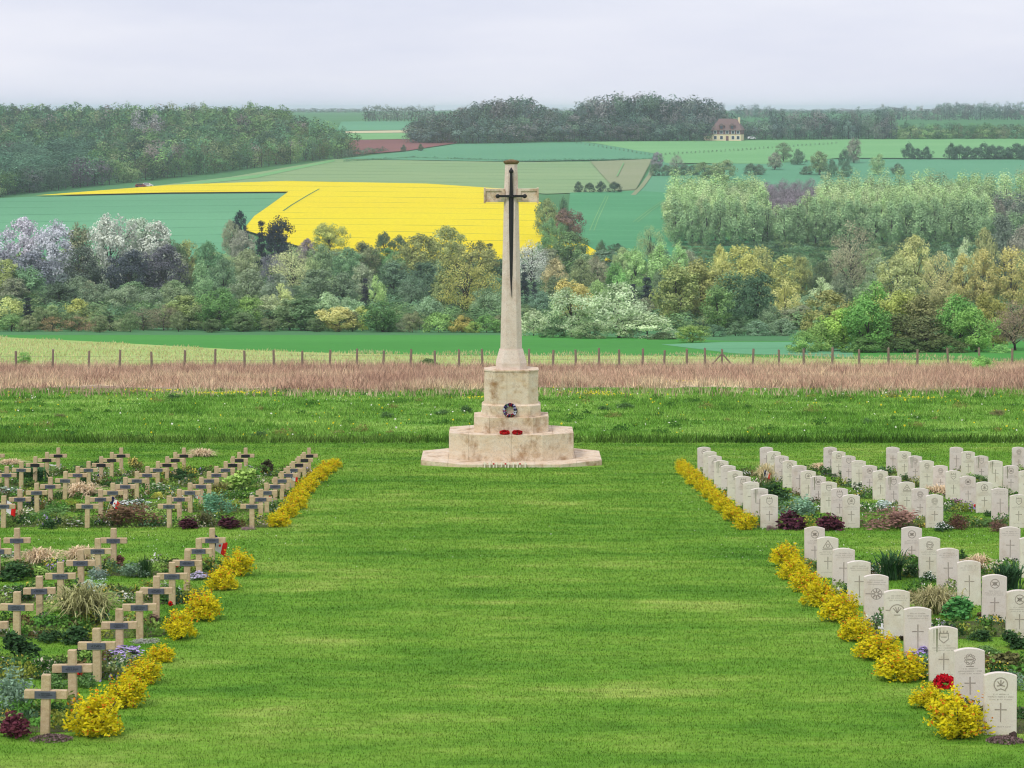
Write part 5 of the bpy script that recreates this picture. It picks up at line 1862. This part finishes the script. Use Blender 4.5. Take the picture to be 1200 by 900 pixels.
 (651, 300, 440, 36, 'round', (168, 148, 108), 'tan-brown tree behind the golden dome tree'),
 (682, 300, 440, 36, 'round', (122, 130, 84), 'olive tree behind the golden dome tree'),
 (634, 339, 340, 38, 'round', (96, 128, 106), 'blue-green tree right of the dark conifers'),
 (655, 318, 400, 34, 'round', (98, 116, 82), 'dull green tree under the tan-brown one'),
 (672, 321, 330, 54, 'round', (188, 164, 84), 'golden dome-shaped tree behind the white blossom'),
 (700, 326, 340, 30, 'round', (138, 162, 94), 'yellow-green tree between dome and blossom trees'),
 (721, 305, 420, 30, 'cloud', (84, 132, 58), 'vivid green small tree above the white blossom'),
 (728, 315, 405, 18, 'plume', (132, 180, 92), 'light green spire below the vivid green tree'),
 (700, 296, 480, 26, 'round', (150, 140, 116), 'greyish-tan tree left of the vivid green tree'),
 (669, 332, 252, 54, 'round', (172, 192, 152), 'white blossoming tree, left of the two largest'),
 (724, 328, 248, 66, 'round', (182, 202, 164), 'white blossoming tree, right of the two largest'),
 (758, 364, 246, 62, 'bush', (170, 190, 148), 'white blossoming low tree at right end of blossoms'),
 (625, 362, 262, 38, 'bush', (164, 180, 142), 'white blossoming bush right beside the stone shaft'),
 (648, 381, 250, 32, 'bush', (58, 92, 50), 'dark green low bush under the left blossom tree'),
 (692, 376, 244, 42, 'bush', (110, 134, 88), 'shaded blossom bush between the two large blossom trees'),
 (777, 388, 240, 34, 'bush', (66, 86, 52), 'dark bush at the right end of the blossom trees'),
 (812, 377, 226, 36, 'round', (124, 146, 62), 'lone rounded yellow-green tree by the lower field'),
 (763, 262, 560, 36, 'sparse', (142, 156, 102), 'airy poplar at the lower edge of the tracked field'),
 (744, 287, 470, 32, 'oval', (152, 182, 108), 'pale lime tree left of the airy poplar'),
 (773, 283, 470, 34, 'plume', (154, 184, 110), 'pale lime tree below the airy poplar'),
 (796, 284, 480, 24, 'plume', (150, 182, 112), 'pale lime slender tree right of the airy poplar'),
 (808, 290, 500, 26, 'round', (116, 150, 120), 'blue-green tree at the foot of the poplar wood'),
 (758, 322, 380, 30, 'cone', (48, 58, 60), 'dark conifer right of the white blossom trees'),
 (742, 330, 370, 20, 'cone', (54, 62, 62), 'dark conifer behind the right blossom tree'),
 (776, 312, 400, 30, 'round', (104, 128, 92), 'dull green tree right of the dark conifer'),
 (793, 304, 320, 48, 'oval', (136, 142, 76), 'tall olive tree, left of the touching pair'),
 (822, 298, 325, 54, 'oval', (150, 144, 78), 'tall olive tree, right of the touching pair'),
 (841, 330, 300, 34, 'oval', (108, 136, 72), 'green tree right of the tall olive pair'),
 (868, 281, 440, 48, 'oval', (166, 158, 78), 'golden-olive tree with two crowns in mid valley'),
 (878, 294, 420, 46, 'round', (172, 162, 80), 'golden tree in front of the two-crowned olive one'),
 (892, 282, 450, 34, 'oval', (152, 146, 82), 'brown-olive tree right of the golden tree'),
 (845, 284, 470, 24, 'round', (186, 174, 90), 'small yellow tree left of the golden olive trees'),
 (920, 294, 420, 36, 'oval', (158, 152, 76), 'olive tree above the cream tree on the right'),
 (940, 297, 430, 24, 'oval', (142, 140, 78), 'narrow olive tree left of the dark oak'),
 (858, 312, 320, 40, 'oval', (72, 106, 74), 'dark green tree, left of the dark pair'),
 (888, 312, 315, 40, 'oval', (66, 98, 70), 'dark green tree, right of the dark pair'),
 (920, 328, 330, 38, 'cloud', (206, 192, 118), 'cream-yellow tree right of the dark green pair'),
 (905, 356, 300, 34, 'bush', (104, 128, 94), 'grey-green bush under the cream-yellow tree'),
 (934, 354, 310, 40, 'round', (128, 136, 106), 'grey-green shaded tree below the cream-yellow tree'),
 (963, 302, 420, 34, 'round', (86, 104, 70), 'dark green tree left of the large bare-limbed tree'),
 (962, 324, 360, 38, 'cloud', (156, 174, 130), 'pale grey-green tree below the dark oak'),
 (948, 344, 340, 34, 'round', (116, 146, 108), 'soft green tree under the pale grey-green one'),
 (836, 378, 256, 26, 'bush', (84, 118, 90), 'low blue-green bush right of the lone tree'),
 (862, 376, 262, 30, 'bush', (82, 112, 78), 'low dark bush behind the lower field, left one'),
 (888, 374, 262, 32, 'bush', (100, 132, 104), 'low grey-green bush behind the lower field, middle one'),
 (916, 372, 262, 34, 'bush', (110, 136, 106), 'low grey-green bush behind the lower field, right one'),
 (998, 256, 440, 64, 'sparse', (140, 136, 110), 'large bare-limbed tree standing alone on the right'),
 (1030, 300, 430, 36, 'round', (126, 146, 112), 'grey-green tree right of the bare-limbed tree'),
 (985, 318, 400, 34, 'round', (110, 124, 98), 'dusky tree at the foot of the bare-limbed tree'),
 (1072, 273, 450, 50, 'round', (172, 164, 102), 'yellowish rounded tree on the right'),
 (1052, 296, 390, 62, 'round', (156, 154, 96), 'broad olive-yellow tree above the bright clump'),
 (1102, 292, 400, 44, 'sparse', (178, 162, 104), 'tan-yellow tree right of the broad olive-yellow one'),
 (1128, 290, 395, 32, 'oval', (170, 154, 84), 'golden tree, leftmost of three tall golden trees'),
 (1153, 284, 395, 34, 'oval', (172, 154, 84), 'golden tree, middle of three tall golden trees'),
 (1186, 282, 395, 42, 'oval', (174, 156, 86), 'golden tree, rightmost of three tall golden trees'),
 (1154, 264, 480, 32, 'round', (152, 146, 92), 'olive-brown tree above the middle golden tree'),
 (1132, 278, 460, 28, 'cloud', (176, 184, 142), 'pale cream-green tree above the golden trees'),
 (1108, 284, 470, 34, 'round', (104, 140, 108), 'blue-green tree behind the tan-yellow tree'),
 (1178, 248, 520, 52, 'round', (94, 108, 94), 'dark grey-green tree at the right below the poplars'),
 (1200, 262, 500, 40, 'round', (132, 128, 118), 'greyish tree at the right picture edge'),
 (1105, 326, 350, 40, 'round', (164, 150, 96), 'tan tree just behind the bright clump'),
 # --- bright clump by the fence on the right
 (972, 337, 204, 62, 'round', (132, 126, 72), 'olive-brown tree at left end of the fence-side clump'),
 (986, 358, 197, 46, 'oval', (140, 168, 56), 'yellow-green tree in front of the olive-brown one'),
 (1018, 347, 194, 54, 'cloud', (92, 142, 52), 'vivid green tree in the fence-side clump, left one'),
 (1027, 329, 208, 56, 'cloud', (108, 150, 60), 'green tree at the top of the fence-side clump'),
 (1052, 332, 202, 58, 'round', (146, 152, 62), 'yellow-olive tree in the middle of fence-side clump'),
 (1048, 362, 196, 50, 'oval', (82, 94, 54), 'dark shaded tree in the middle of fence-side clump'),
 (1090, 334, 200, 62, 'round', (124, 118, 74), 'brown-olive tree right of the clump middle'),
 (1085, 366, 195, 54, 'oval', (92, 96, 58), 'dark shaded brown-olive tree low in the clump'),
 (1124, 341, 196, 46, 'cloud', (96, 146, 54), 'vivid green tree in the fence-side clump, right one'),
 (1144, 356, 193, 48, 'cloud', (116, 156, 60), 'light vivid green tree right of the right vivid one'),
 (1164, 337, 203, 44, 'round', (150, 140, 66), 'golden-olive tree at upper right of the clump'),
 (1190, 350, 198, 54, 'sparse', (142, 114, 98), 'reddish-brown bare tree at the right picture edge'),
 (1215, 346, 204, 50, 'round', (136, 126, 76), 'olive tree cut by the right picture edge'),
 (943, 386, 192, 34, 'bush', (114, 148, 66), 'bright green bush at left foot of the clump'),
 (962, 376, 196, 40, 'bush', (118, 146, 62), 'yellow-green bush left of the vivid green tree'),
 (1174, 402, 191, 24, 'bush', (120, 168, 78), 'small fresh bush under the reddish-brown tree'),
 (1110, 392, 192, 50, 'bush', (76, 92, 48), 'dark undergrowth bush beneath the clump, right one'),
 (1060, 394, 192, 54, 'bush', (68, 90, 46), 'dark undergrowth bush beneath the clump, middle one'),
 (1010, 394, 192, 50, 'bush', (72, 110, 44), 'dark green undergrowth bush beneath the clump, left one'),
 # --- small bushes at the fence
 (28, 409, 160, 14, 'oval', (104, 150, 58), 'slim green sapling by the fence on the left', None, 'sapling'),
 (1151, 414, 150, 24, 'bush', (112, 164, 62), 'leafy green bush at the fence on the right'),
 (502, 418, 157, 26, 'bush', (70, 96, 46), 'dark green bush at the fence left of the cross'),
 # --- far slope: single trees and hedges
 (848, 186, 900, 34, 'round', (124, 138, 88), 'olive tree above the poplar wood, left of pair'),
 (826, 188, 905, 30, 'round', (120, 136, 86), 'olive tree above the poplar wood, right-hand neighbour'),
 (770, 176, 960, 16, 'oval', (124, 120, 122), 'greyish tree at the corner of the tilled strip'),
 (793, 180, 930, 18, 'sparse', (130, 130, 122), 'bare grey tree right of the tilled strip'),
 (918, 166, 1010, 22, 'round', (104, 128, 92), 'green tree in the hedge below the house meadow'),
 (935, 174, 990, 20, 'bush', (80, 108, 82), 'hedge bush right of the green hedge tree'),
 (908, 178, 960, 20, 'round', (128, 134, 116), 'grey-green hedge tree below the house meadow'),
 (960, 176, 930, 26, 'round', (112, 134, 88), 'rounded green tree in the lower hedge'),
 (1001, 160, 1000, 18, 'oval', (128, 132, 118), 'tall grey-green tree standing in the meadow hedge'),
 (990, 174, 980, 16, 'bush', (76, 104, 82), 'dark bush at foot of the tall grey-green hedge tree'),
 (992, 187, 920, 16, 'bush', (78, 110, 84), 'dark round bush in the dark green field'),
 (1029, 179, 930, 20, 'round', (120, 150, 98), 'light green rounded tree in the dark field'),
 (975, 186, 920, 16, 'bush', (76, 108, 80), 'dark bush left of the light rounded tree'),
 (1065, 167, 1028, 17, 'bush', (62, 92, 74), 'dark hedge bush, left of the meadow trio'),
 (1075, 173, 1026, 13, 'bush', (62, 92, 74), 'dark hedge bush, middle of the meadow trio'),
 (1086, 171, 1027, 16, 'bush', (62, 92, 74), 'dark hedge bush, right of the meadow trio'),
 (678, 212, 840, 12, 'bush', (58, 80, 62), 'dark hedge bush, first of four by the tilled strip'),
 (691, 213, 838, 14, 'bush', (58, 80, 62), 'dark hedge bush, second of four by the tilled strip'),
 (704, 211, 838, 14, 'bush', (58, 80, 62), 'dark hedge bush, third of four by the tilled strip'),
 (720, 212, 838, 18, 'bush', (58, 80, 62), 'dark hedge bush, fourth of four by the tilled strip'),
 (473, 169, 1080, 7, 'bush', (70, 90, 66), 'tiny dark bush at the ploughed field edge, left one'),
 (493, 168, 1085, 7, 'bush', (70, 90, 66), 'tiny dark bush at the ploughed field edge, right one'),
]
for t in TREES:
    tree(*t)

# hedge of dark bushes in the right meadow
for i in range(11):
    px = 1115 + i * 9.5
    tree(px, 167 + (i * 5 % 4) * 1.6, 1025 + (i * 37 % 9), 17 + (i * 3 % 5), 'bush', (66, 96, 76), 'dark round bush in the hedge at the far right meadow', 'hedge bushes at far right')
for i, px in enumerate((768, 781, 790, 802, 812, 880, 890, 945, 1052)):
    tree(px, 190 + (i * 7 % 5), 925 + i, 17, 'bush', (84, 108, 84), 'small dark bush in the hedge behind the poplar wood', 'hedge bushes behind the poplars')

# valley trees that close the gaps between the named ones
rf = random.Random(99)
SH = [(106, 136, 92), (120, 146, 100), (92, 122, 82), (140, 156, 98), (100, 130, 102), (126, 134, 106)]
n = 0
for row, (Z, top0, top1) in enumerate(((345, 346, 362), (420, 318, 336), (505, 288, 306), (560, 284, 296))):
    px = -30 + row * 7
    while px < 1225:
        zz = Z + rf.uniform(-14, 14)
        skip = row == 3 and not (600 < px < 790 or px < 120 or 230 < px < 480)
        if not skip and not (row < 2 and px > 930 and row == 0):
            tree(px, rf.uniform(top0, top1), zz, rf.uniform(28, 40), rf.choice(['round', 'oval', 'round', 'sparse']), rf.choice(SH),
                 'dull green tree half hidden among the valley trees', 'half hidden valley trees')
            n += 1
        px += rf.uniform(38, 52) if row < 3 else rf.uniform(28, 44)

for i in range(15):
    px = -10 + i * 42 + rf.uniform(-12, 12)
    if px > 612:
        break
    tree(px, rf.uniform(361, 372), 290 + rf.uniform(-3, 8), rf.uniform(17, 23), rf.choice(['oval', 'round', 'oval']), rf.choice([(96, 120, 76), (110, 124, 84), (84, 106, 66), (124, 128, 88)]),
         'low olive bush at the foot of the tree line by the field edge', 'low bushes along the field edge')
# shrubs under and between the valley trees, too many and too hidden to tell apart
und = []
for Z in np.arange(306, 640, 16.0):
    for px in np.arange(-60, 1260, 5600.0 / Z):
        z = Z + rf.uniform(-5, 5)
        if z < 300 and 620 < px < 960:
            continue
        if z > 575 and not 800 < px:
            continue
        if z > 560 and 660 < px < 800:
            continue
        k = 0.6 if Z < 300 else 1.0
        und.append((X_at(px + rf.uniform(-6, 6), z), z, rf.uniform(5, 8), rf.uniform(1.8, 3.6) * k, rf.choice([(88, 114, 74), (100, 126, 82), (78, 104, 68), (114, 130, 86), (96, 126, 94)])))

# poplar plantation on the right slope
rp = random.Random(5)
npop = 0
pop_items = []
for row in range(10):
    Z = 625 + row * 16
    px = 792 + row * 0.5 - (6 if row % 2 else 0)
    while px < 1225:
        pz = Z + rp.uniform(-4, 4)
        h = rp.uniform(12.6, 14.6)
        bare = 893 < px < 955 and row >= 2
        if bare:
            h = rp.uniform(9, 11)
        if row < 3 and px > 890 and px < 930:
            h *= 0.8
        if px > 1165 and row < 7:
            h *= 0.75
        top = HY + (G(pz) - h) * F / pz
        c = rp.choice([(160, 180, 122), (152, 174, 118), (146, 170, 116), (158, 176, 128)]) if not bare else rp.choice([(130, 114, 122), (122, 110, 114)])
        if px > 1165 and row < 7:
            c = rp.choice([(104, 118, 104), (128, 122, 116)])
        if row == 0 and not bare:
            c = (124, 156, 110)  # front row: shade at the wood's edge put into a darker leaf colour
        lab = ('mauve-brown bare tree in the gap of the poplar plantation', 'bare trees in the poplar plantation') if bare else \
              ('pale green poplar in the dense plantation on the right slope', 'poplars of the plantation')
        wd = rp.uniform(24, 31) * 640 / pz
        if row < 4 or bare:
            tree(px, top, pz, wd, 'sparse' if bare else 'plume', c, lab[0], lab[1])
        else:
            pop_items.append((X_at(px, pz), pz, wd * pz / F * 1.1, h, c, None))
        npop += 1
        px += rp.uniform(15, 20)

# ------------------------------------------------------------------ far woods, each reading as one mass
def low_proto(seed, n=300, ls=0.040, asp=1.0, kd='round'):
    r = np.random.default_rng(seed)
    C, N, T = [], [], []
    k = 16
    for _ in range(k):
        t = r.random()
        e = float(envelope(kd, np.array(t)))
        a = r.uniform(0, 6.28)
        R = max(e * asp / 2 - 0.08, 0.02) * r.random() ** 0.35
        c = np.array([math.cos(a) * R, math.sin(a) * R, 0.10 + 0.80 * t])
        d = unit(r.normal(size=(n // k, 3)))
        C.append(c + d * 0.16 * (0.5 + 0.5 * r.random((len(d), 1))))
        N.append(d * 0.5 + unit(c - np.array([0, 0, 0.45])) * 0.9 + [0, 0, 0.3])
        T.append(np.full(len(d), r.uniform(0.8, 1.2)))
    C, N, T = np.concatenate(C), np.concatenate(N), np.concatenate(T)
    return leaf_quads(r, C, N, ls, 0.7, 1.6), T * r.uniform(0.75, 1.25, len(C))
LOW = [low_proto(s) for s in range(4)]
LOWB = [low_proto(s + 20, 560, 0.030) for s in range(4)]        # finer, for the trees at a wood's edge
LOWT = [low_proto(s + 40, 190, 0.05, 0.5, 'plume') for s in range(2)]
LOWP = [low_proto(s + 60, 760, 0.021, 0.5, 'plume') for s in range(3)]

def wood(name, label, items, gain=1.6):
    """items: (x, z, width, height, colour, proto list)"""
    Vs, Cs = [], []
    r = np.random.default_rng(len(items))
    for x, z, w_, h_, c, pool in items:
        V, T = pool[r.integers(0, len(pool))]
        a = r.uniform(0, 6.28)
        ca, sa = math.cos(a), math.sin(a)
        s = w_ / (0.5 if pool is LOWT or pool is LOWP else 0.95)
        W = V.copy()
        W[..., 0] = (V[..., 0] * ca - V[..., 1] * sa) * s + x
        W[..., 1] = (V[..., 0] * sa + V[..., 1] * ca) * s + z
        W[..., 2] = V[..., 2] * h_ + gz(z, -0.2)
        Vs.append(W)
        Cs.append(np.array(col(*c, gain)[:3])[None, :] * T[:, None] * r.uniform(0.6, 1.3))
        tr = 0.02 * h_                            # trunk: three thin faces
        for q in range(3):
            a0, a1 = q * 2.094, (q + 1) * 2.094
            b = gz(z, -0.3)
            Vs.append(np.array([[[x + tr * math.cos(a0), z + tr * math.sin(a0), b], [x + tr * math.cos(a1), z + tr * math.sin(a1), b],
                                 [x + tr * 0.3 * math.cos(a1), z + tr * 0.3 * math.sin(a1), b + h_ * 0.7], [x + tr * 0.3 * math.cos(a0), z + tr * 0.3 * math.sin(a0), b + h_ * 0.7]]]))
            Cs.append(np.array([[0.06, 0.05, 0.045]]))
    V, C = np.concatenate(Vs), np.concatenate(Cs)
    o = mesh_obj(name, poly_mesh(name, V, 4, M_COLA, {'col': C}))
    kind(o, 'stuff', label)

rw = np.random.default_rng(123)
wood('valley_undergrowth', 'tangled green shrubs filling the valley between the trees', [t + (LOWB,) for t in und])
wood('poplar_plantation', 'rear rows of the pale green poplar plantation', [t[:5] + (LOWP,) for t in pop_items])
def front_z(px):
    y = np.interp(px, [-200, -40, 0, 230, 392, 416], [250, 236, 231, 206, 186, 182])
    return far(px, y)[1]
GRN = [(92, 128, 82), (78, 114, 76), (104, 136, 82), (112, 144, 90), (84, 108, 82), (112, 122, 88), (120, 140, 94), (92, 132, 98), (72, 100, 74)]
items = []
for px in np.arange(-110, 414, 8.5):                             # edge of the left wood
    z = front_z(px)
    zz = z + rw.uniform(2, 9)
    items.append((X_at(px, zz), zz, rw.uniform(8.5, 12.5), rw.uniform(8, 13.0), GRN[rw.integers(0, 9)] if px > 120 or px < 20 else [(104, 100, 104), (84, 104, 84), (92, 98, 92)][rw.integers(0, 3)], LOWB))
for z in np.arange(790, 1330, 9.0):
    for x in np.arange(-0.27 * z, -0.058 * z, 9.0):
        xx, zz = x + rw.uniform(-2.5, 2.5), z + rw.uniform(-2.5, 2.5)
        px = VX + xx * F / zz
        fz = front_z(px)
        if zz < fz + 9 or px > 416 or zz > np.interp(px, [300, 360, 416], [1340, 1200, fz + 30]):
            continue
        c = GRN[rw.integers(0, 9)]
        if px < 110 and zz < fz + 170:
            c, pool = [(96, 132, 104), (88, 122, 98), (104, 138, 108)][rw.integers(0, 3)], LOWP
        else:
            pool = LOWB if zz < fz + 60 else LOW
        if abs(px - 175) < 16 and 1100 < zz < 1160:
            c = (150, 150, 146)
        if rw.random() < 0.03:
            c = (128, 122, 112)
        items.append((xx, zz, rw.uniform(10, 15.0), rw.uniform(9.5, 14.5) if zz < 1150 or px > 335 else rw.uniform(12.5, 18.5), c, pool))
wood('left_wood', 'broad green wood covering the left hillside above the rapeseed', items, 1.3)

BLU = [(92, 112, 100), (84, 100, 94), (106, 116, 104), (112, 112, 108), (80, 104, 88), (100, 124, 100)]
items = []
for px in np.arange(486, 850, 7.5):
    z0 = far(px, 168.5 if px < 620 else 166)[1]
    for dz, hh in ((4, (9, 12)), (16, (12, 16)), (40, (15, 19)), (70, (17, 22)), (100, (18, 23))):
        zz = z0 + dz + rw.uniform(-4, 4)
        k = 1.0
        if px < 520:
            k = 0.75
        ph = G(zz) - (np.interp(px, [486, 505, 530, 560, 590, 620, 645, 664, 676, 700, 760, 800, 838, 850], [140, 132, 126, 117, 113, 114, 122, 134, 120, 110, 107, 109, 114, 128]) - HY) * zz / F
        if dz >= 40:
            hh, k = (ph * 0.86, ph * 1.04), 1.0
        if px > 826 and dz < 40:
            continue
        items.append((X_at(px + rw.uniform(-3, 3), zz), zz, rw.uniform(12, 18), rw.uniform(*hh) * k, BLU[rw.integers(0, 6)], LOWB if dz < 60 else LOW))
wood('hilltop_wood', 'dense grey-green wood on the hilltop left of the house', items, 1.35)
items = []
for px in np.arange(862, 1215, 7.0):
    z0 = far(px, 164.5)[1]
    for dz, hh in ((10, (8, 12)), (25, (11, 16)), (45, (12, 17))):
        k = 1.05 if px < 1045 else 0.55
        if px < 905:
            k = 0.75
        if 1045 < px < 1120 and dz == 10:
            k = 0.55
        zz = z0 + dz + rw.uniform(-4, 4)
        items.append((X_at(px + rw.uniform(-3, 3), zz), zz, rw.uniform(8, 13), rw.uniform(*hh) * k, BLU[rw.integers(0, 6)] if px < 1050 else GRN[rw.integers(0, 9)], LOWB))
wood('roadside_wood', 'row of grey-green woodland right of the house', items)
items = []
for px in np.arange(428, 512, 4.2):                              # far poplar row and woods on the skyline
    z = 1640 + rw.uniform(-6, 6)
    items.append((X_at(px, z), z, rw.uniform(4.5, 6.5), rw.uniform(11, 13), (112, 122, 112), LOWT))
for a, b, z, h in ((330, 425, 3000, 6), (-40, 60, 1560, 8), (1030, 1240, 1750, 12), (1100, 1240, 2300, 13), (860, 905, 1900, 11), (640, 700, 1800, 9), (860, 1060, 2600, 6)):
    for px in np.arange(a, b, 8.0 * 1000 / z):
        zz = z + rw.uniform(-40, 40)
        items.append((X_at(px, zz), zz, rw.uniform(8, 14), h * rw.uniform(0.7, 1.15), BLU[rw.integers(0, 6)], LOW))
wood('skyline_woods', 'faint bluish rows of trees along the skyline', items)
# hedge foot of the left wood and rows of young trees in the house meadow
items = []
for px in np.arange(395, 455, 3.0):
    x, z = far(px, np.interp(px, [395, 455], [187, 177]))
    items.append((x, z, rw.uniform(3, 5), rw.uniform(2.5, 5.0) * np.interp(px, [395, 455], [1.2, 0.6]), (86, 106, 84), LOW))
for px in np.arange(404, 766, 3.0):
    x, z = far(px, np.interp(px, [404, 480, 600, 766], [190, 185.5, 189.5, 187.5]))
    items.append((x, z, 2.5, rw.uniform(0.9, 1.6), (88, 130, 96), LOW))
wood('field_hedges', 'low dark hedges between the far fields', items)
items = []
for (x0, y0), (x1, y1) in (((676, 169), (762, 183)), ((775, 183), (860, 178)), ((860, 178), (985, 169))):
    for t in np.arange(0, 1, 5.0 / abs(x1 - x0)):
        x, z = far(x0 + (x1 - x0) * t, y0 + (y1 - y0) * t)
        items.append((x, z, 1.3, 1.9, (100, 122, 96), LOW))
wood('young_tree_rows', 'dotted rows of young trees in the meadow below the house', items)

# ------------------------------------------------------------------ haze: even pale air round the whole scene
bm = bmesh.new()
box(bm, -5300, 5300, -60, 9100, CZ - 42, CZ + 12.5)
m, nn, out = new_mat('haze')
pv = nn.nodes.new('ShaderNodeVolumePrincipled')
pv.inputs['Color'].default_value = (0.78, 0.89, 1.0, 1)
pv.inputs['Density'].default_value = 0.00015
pv.inputs['Anisotropy'].default_value = 0.0
nn.links.new(pv.outputs['Volume'], out.inputs['Volume'])
o = mesh_obj('haze', bm_mesh('haze', bm, m))
kind(o, 'stuff', 'pale bluish haze over the valley')
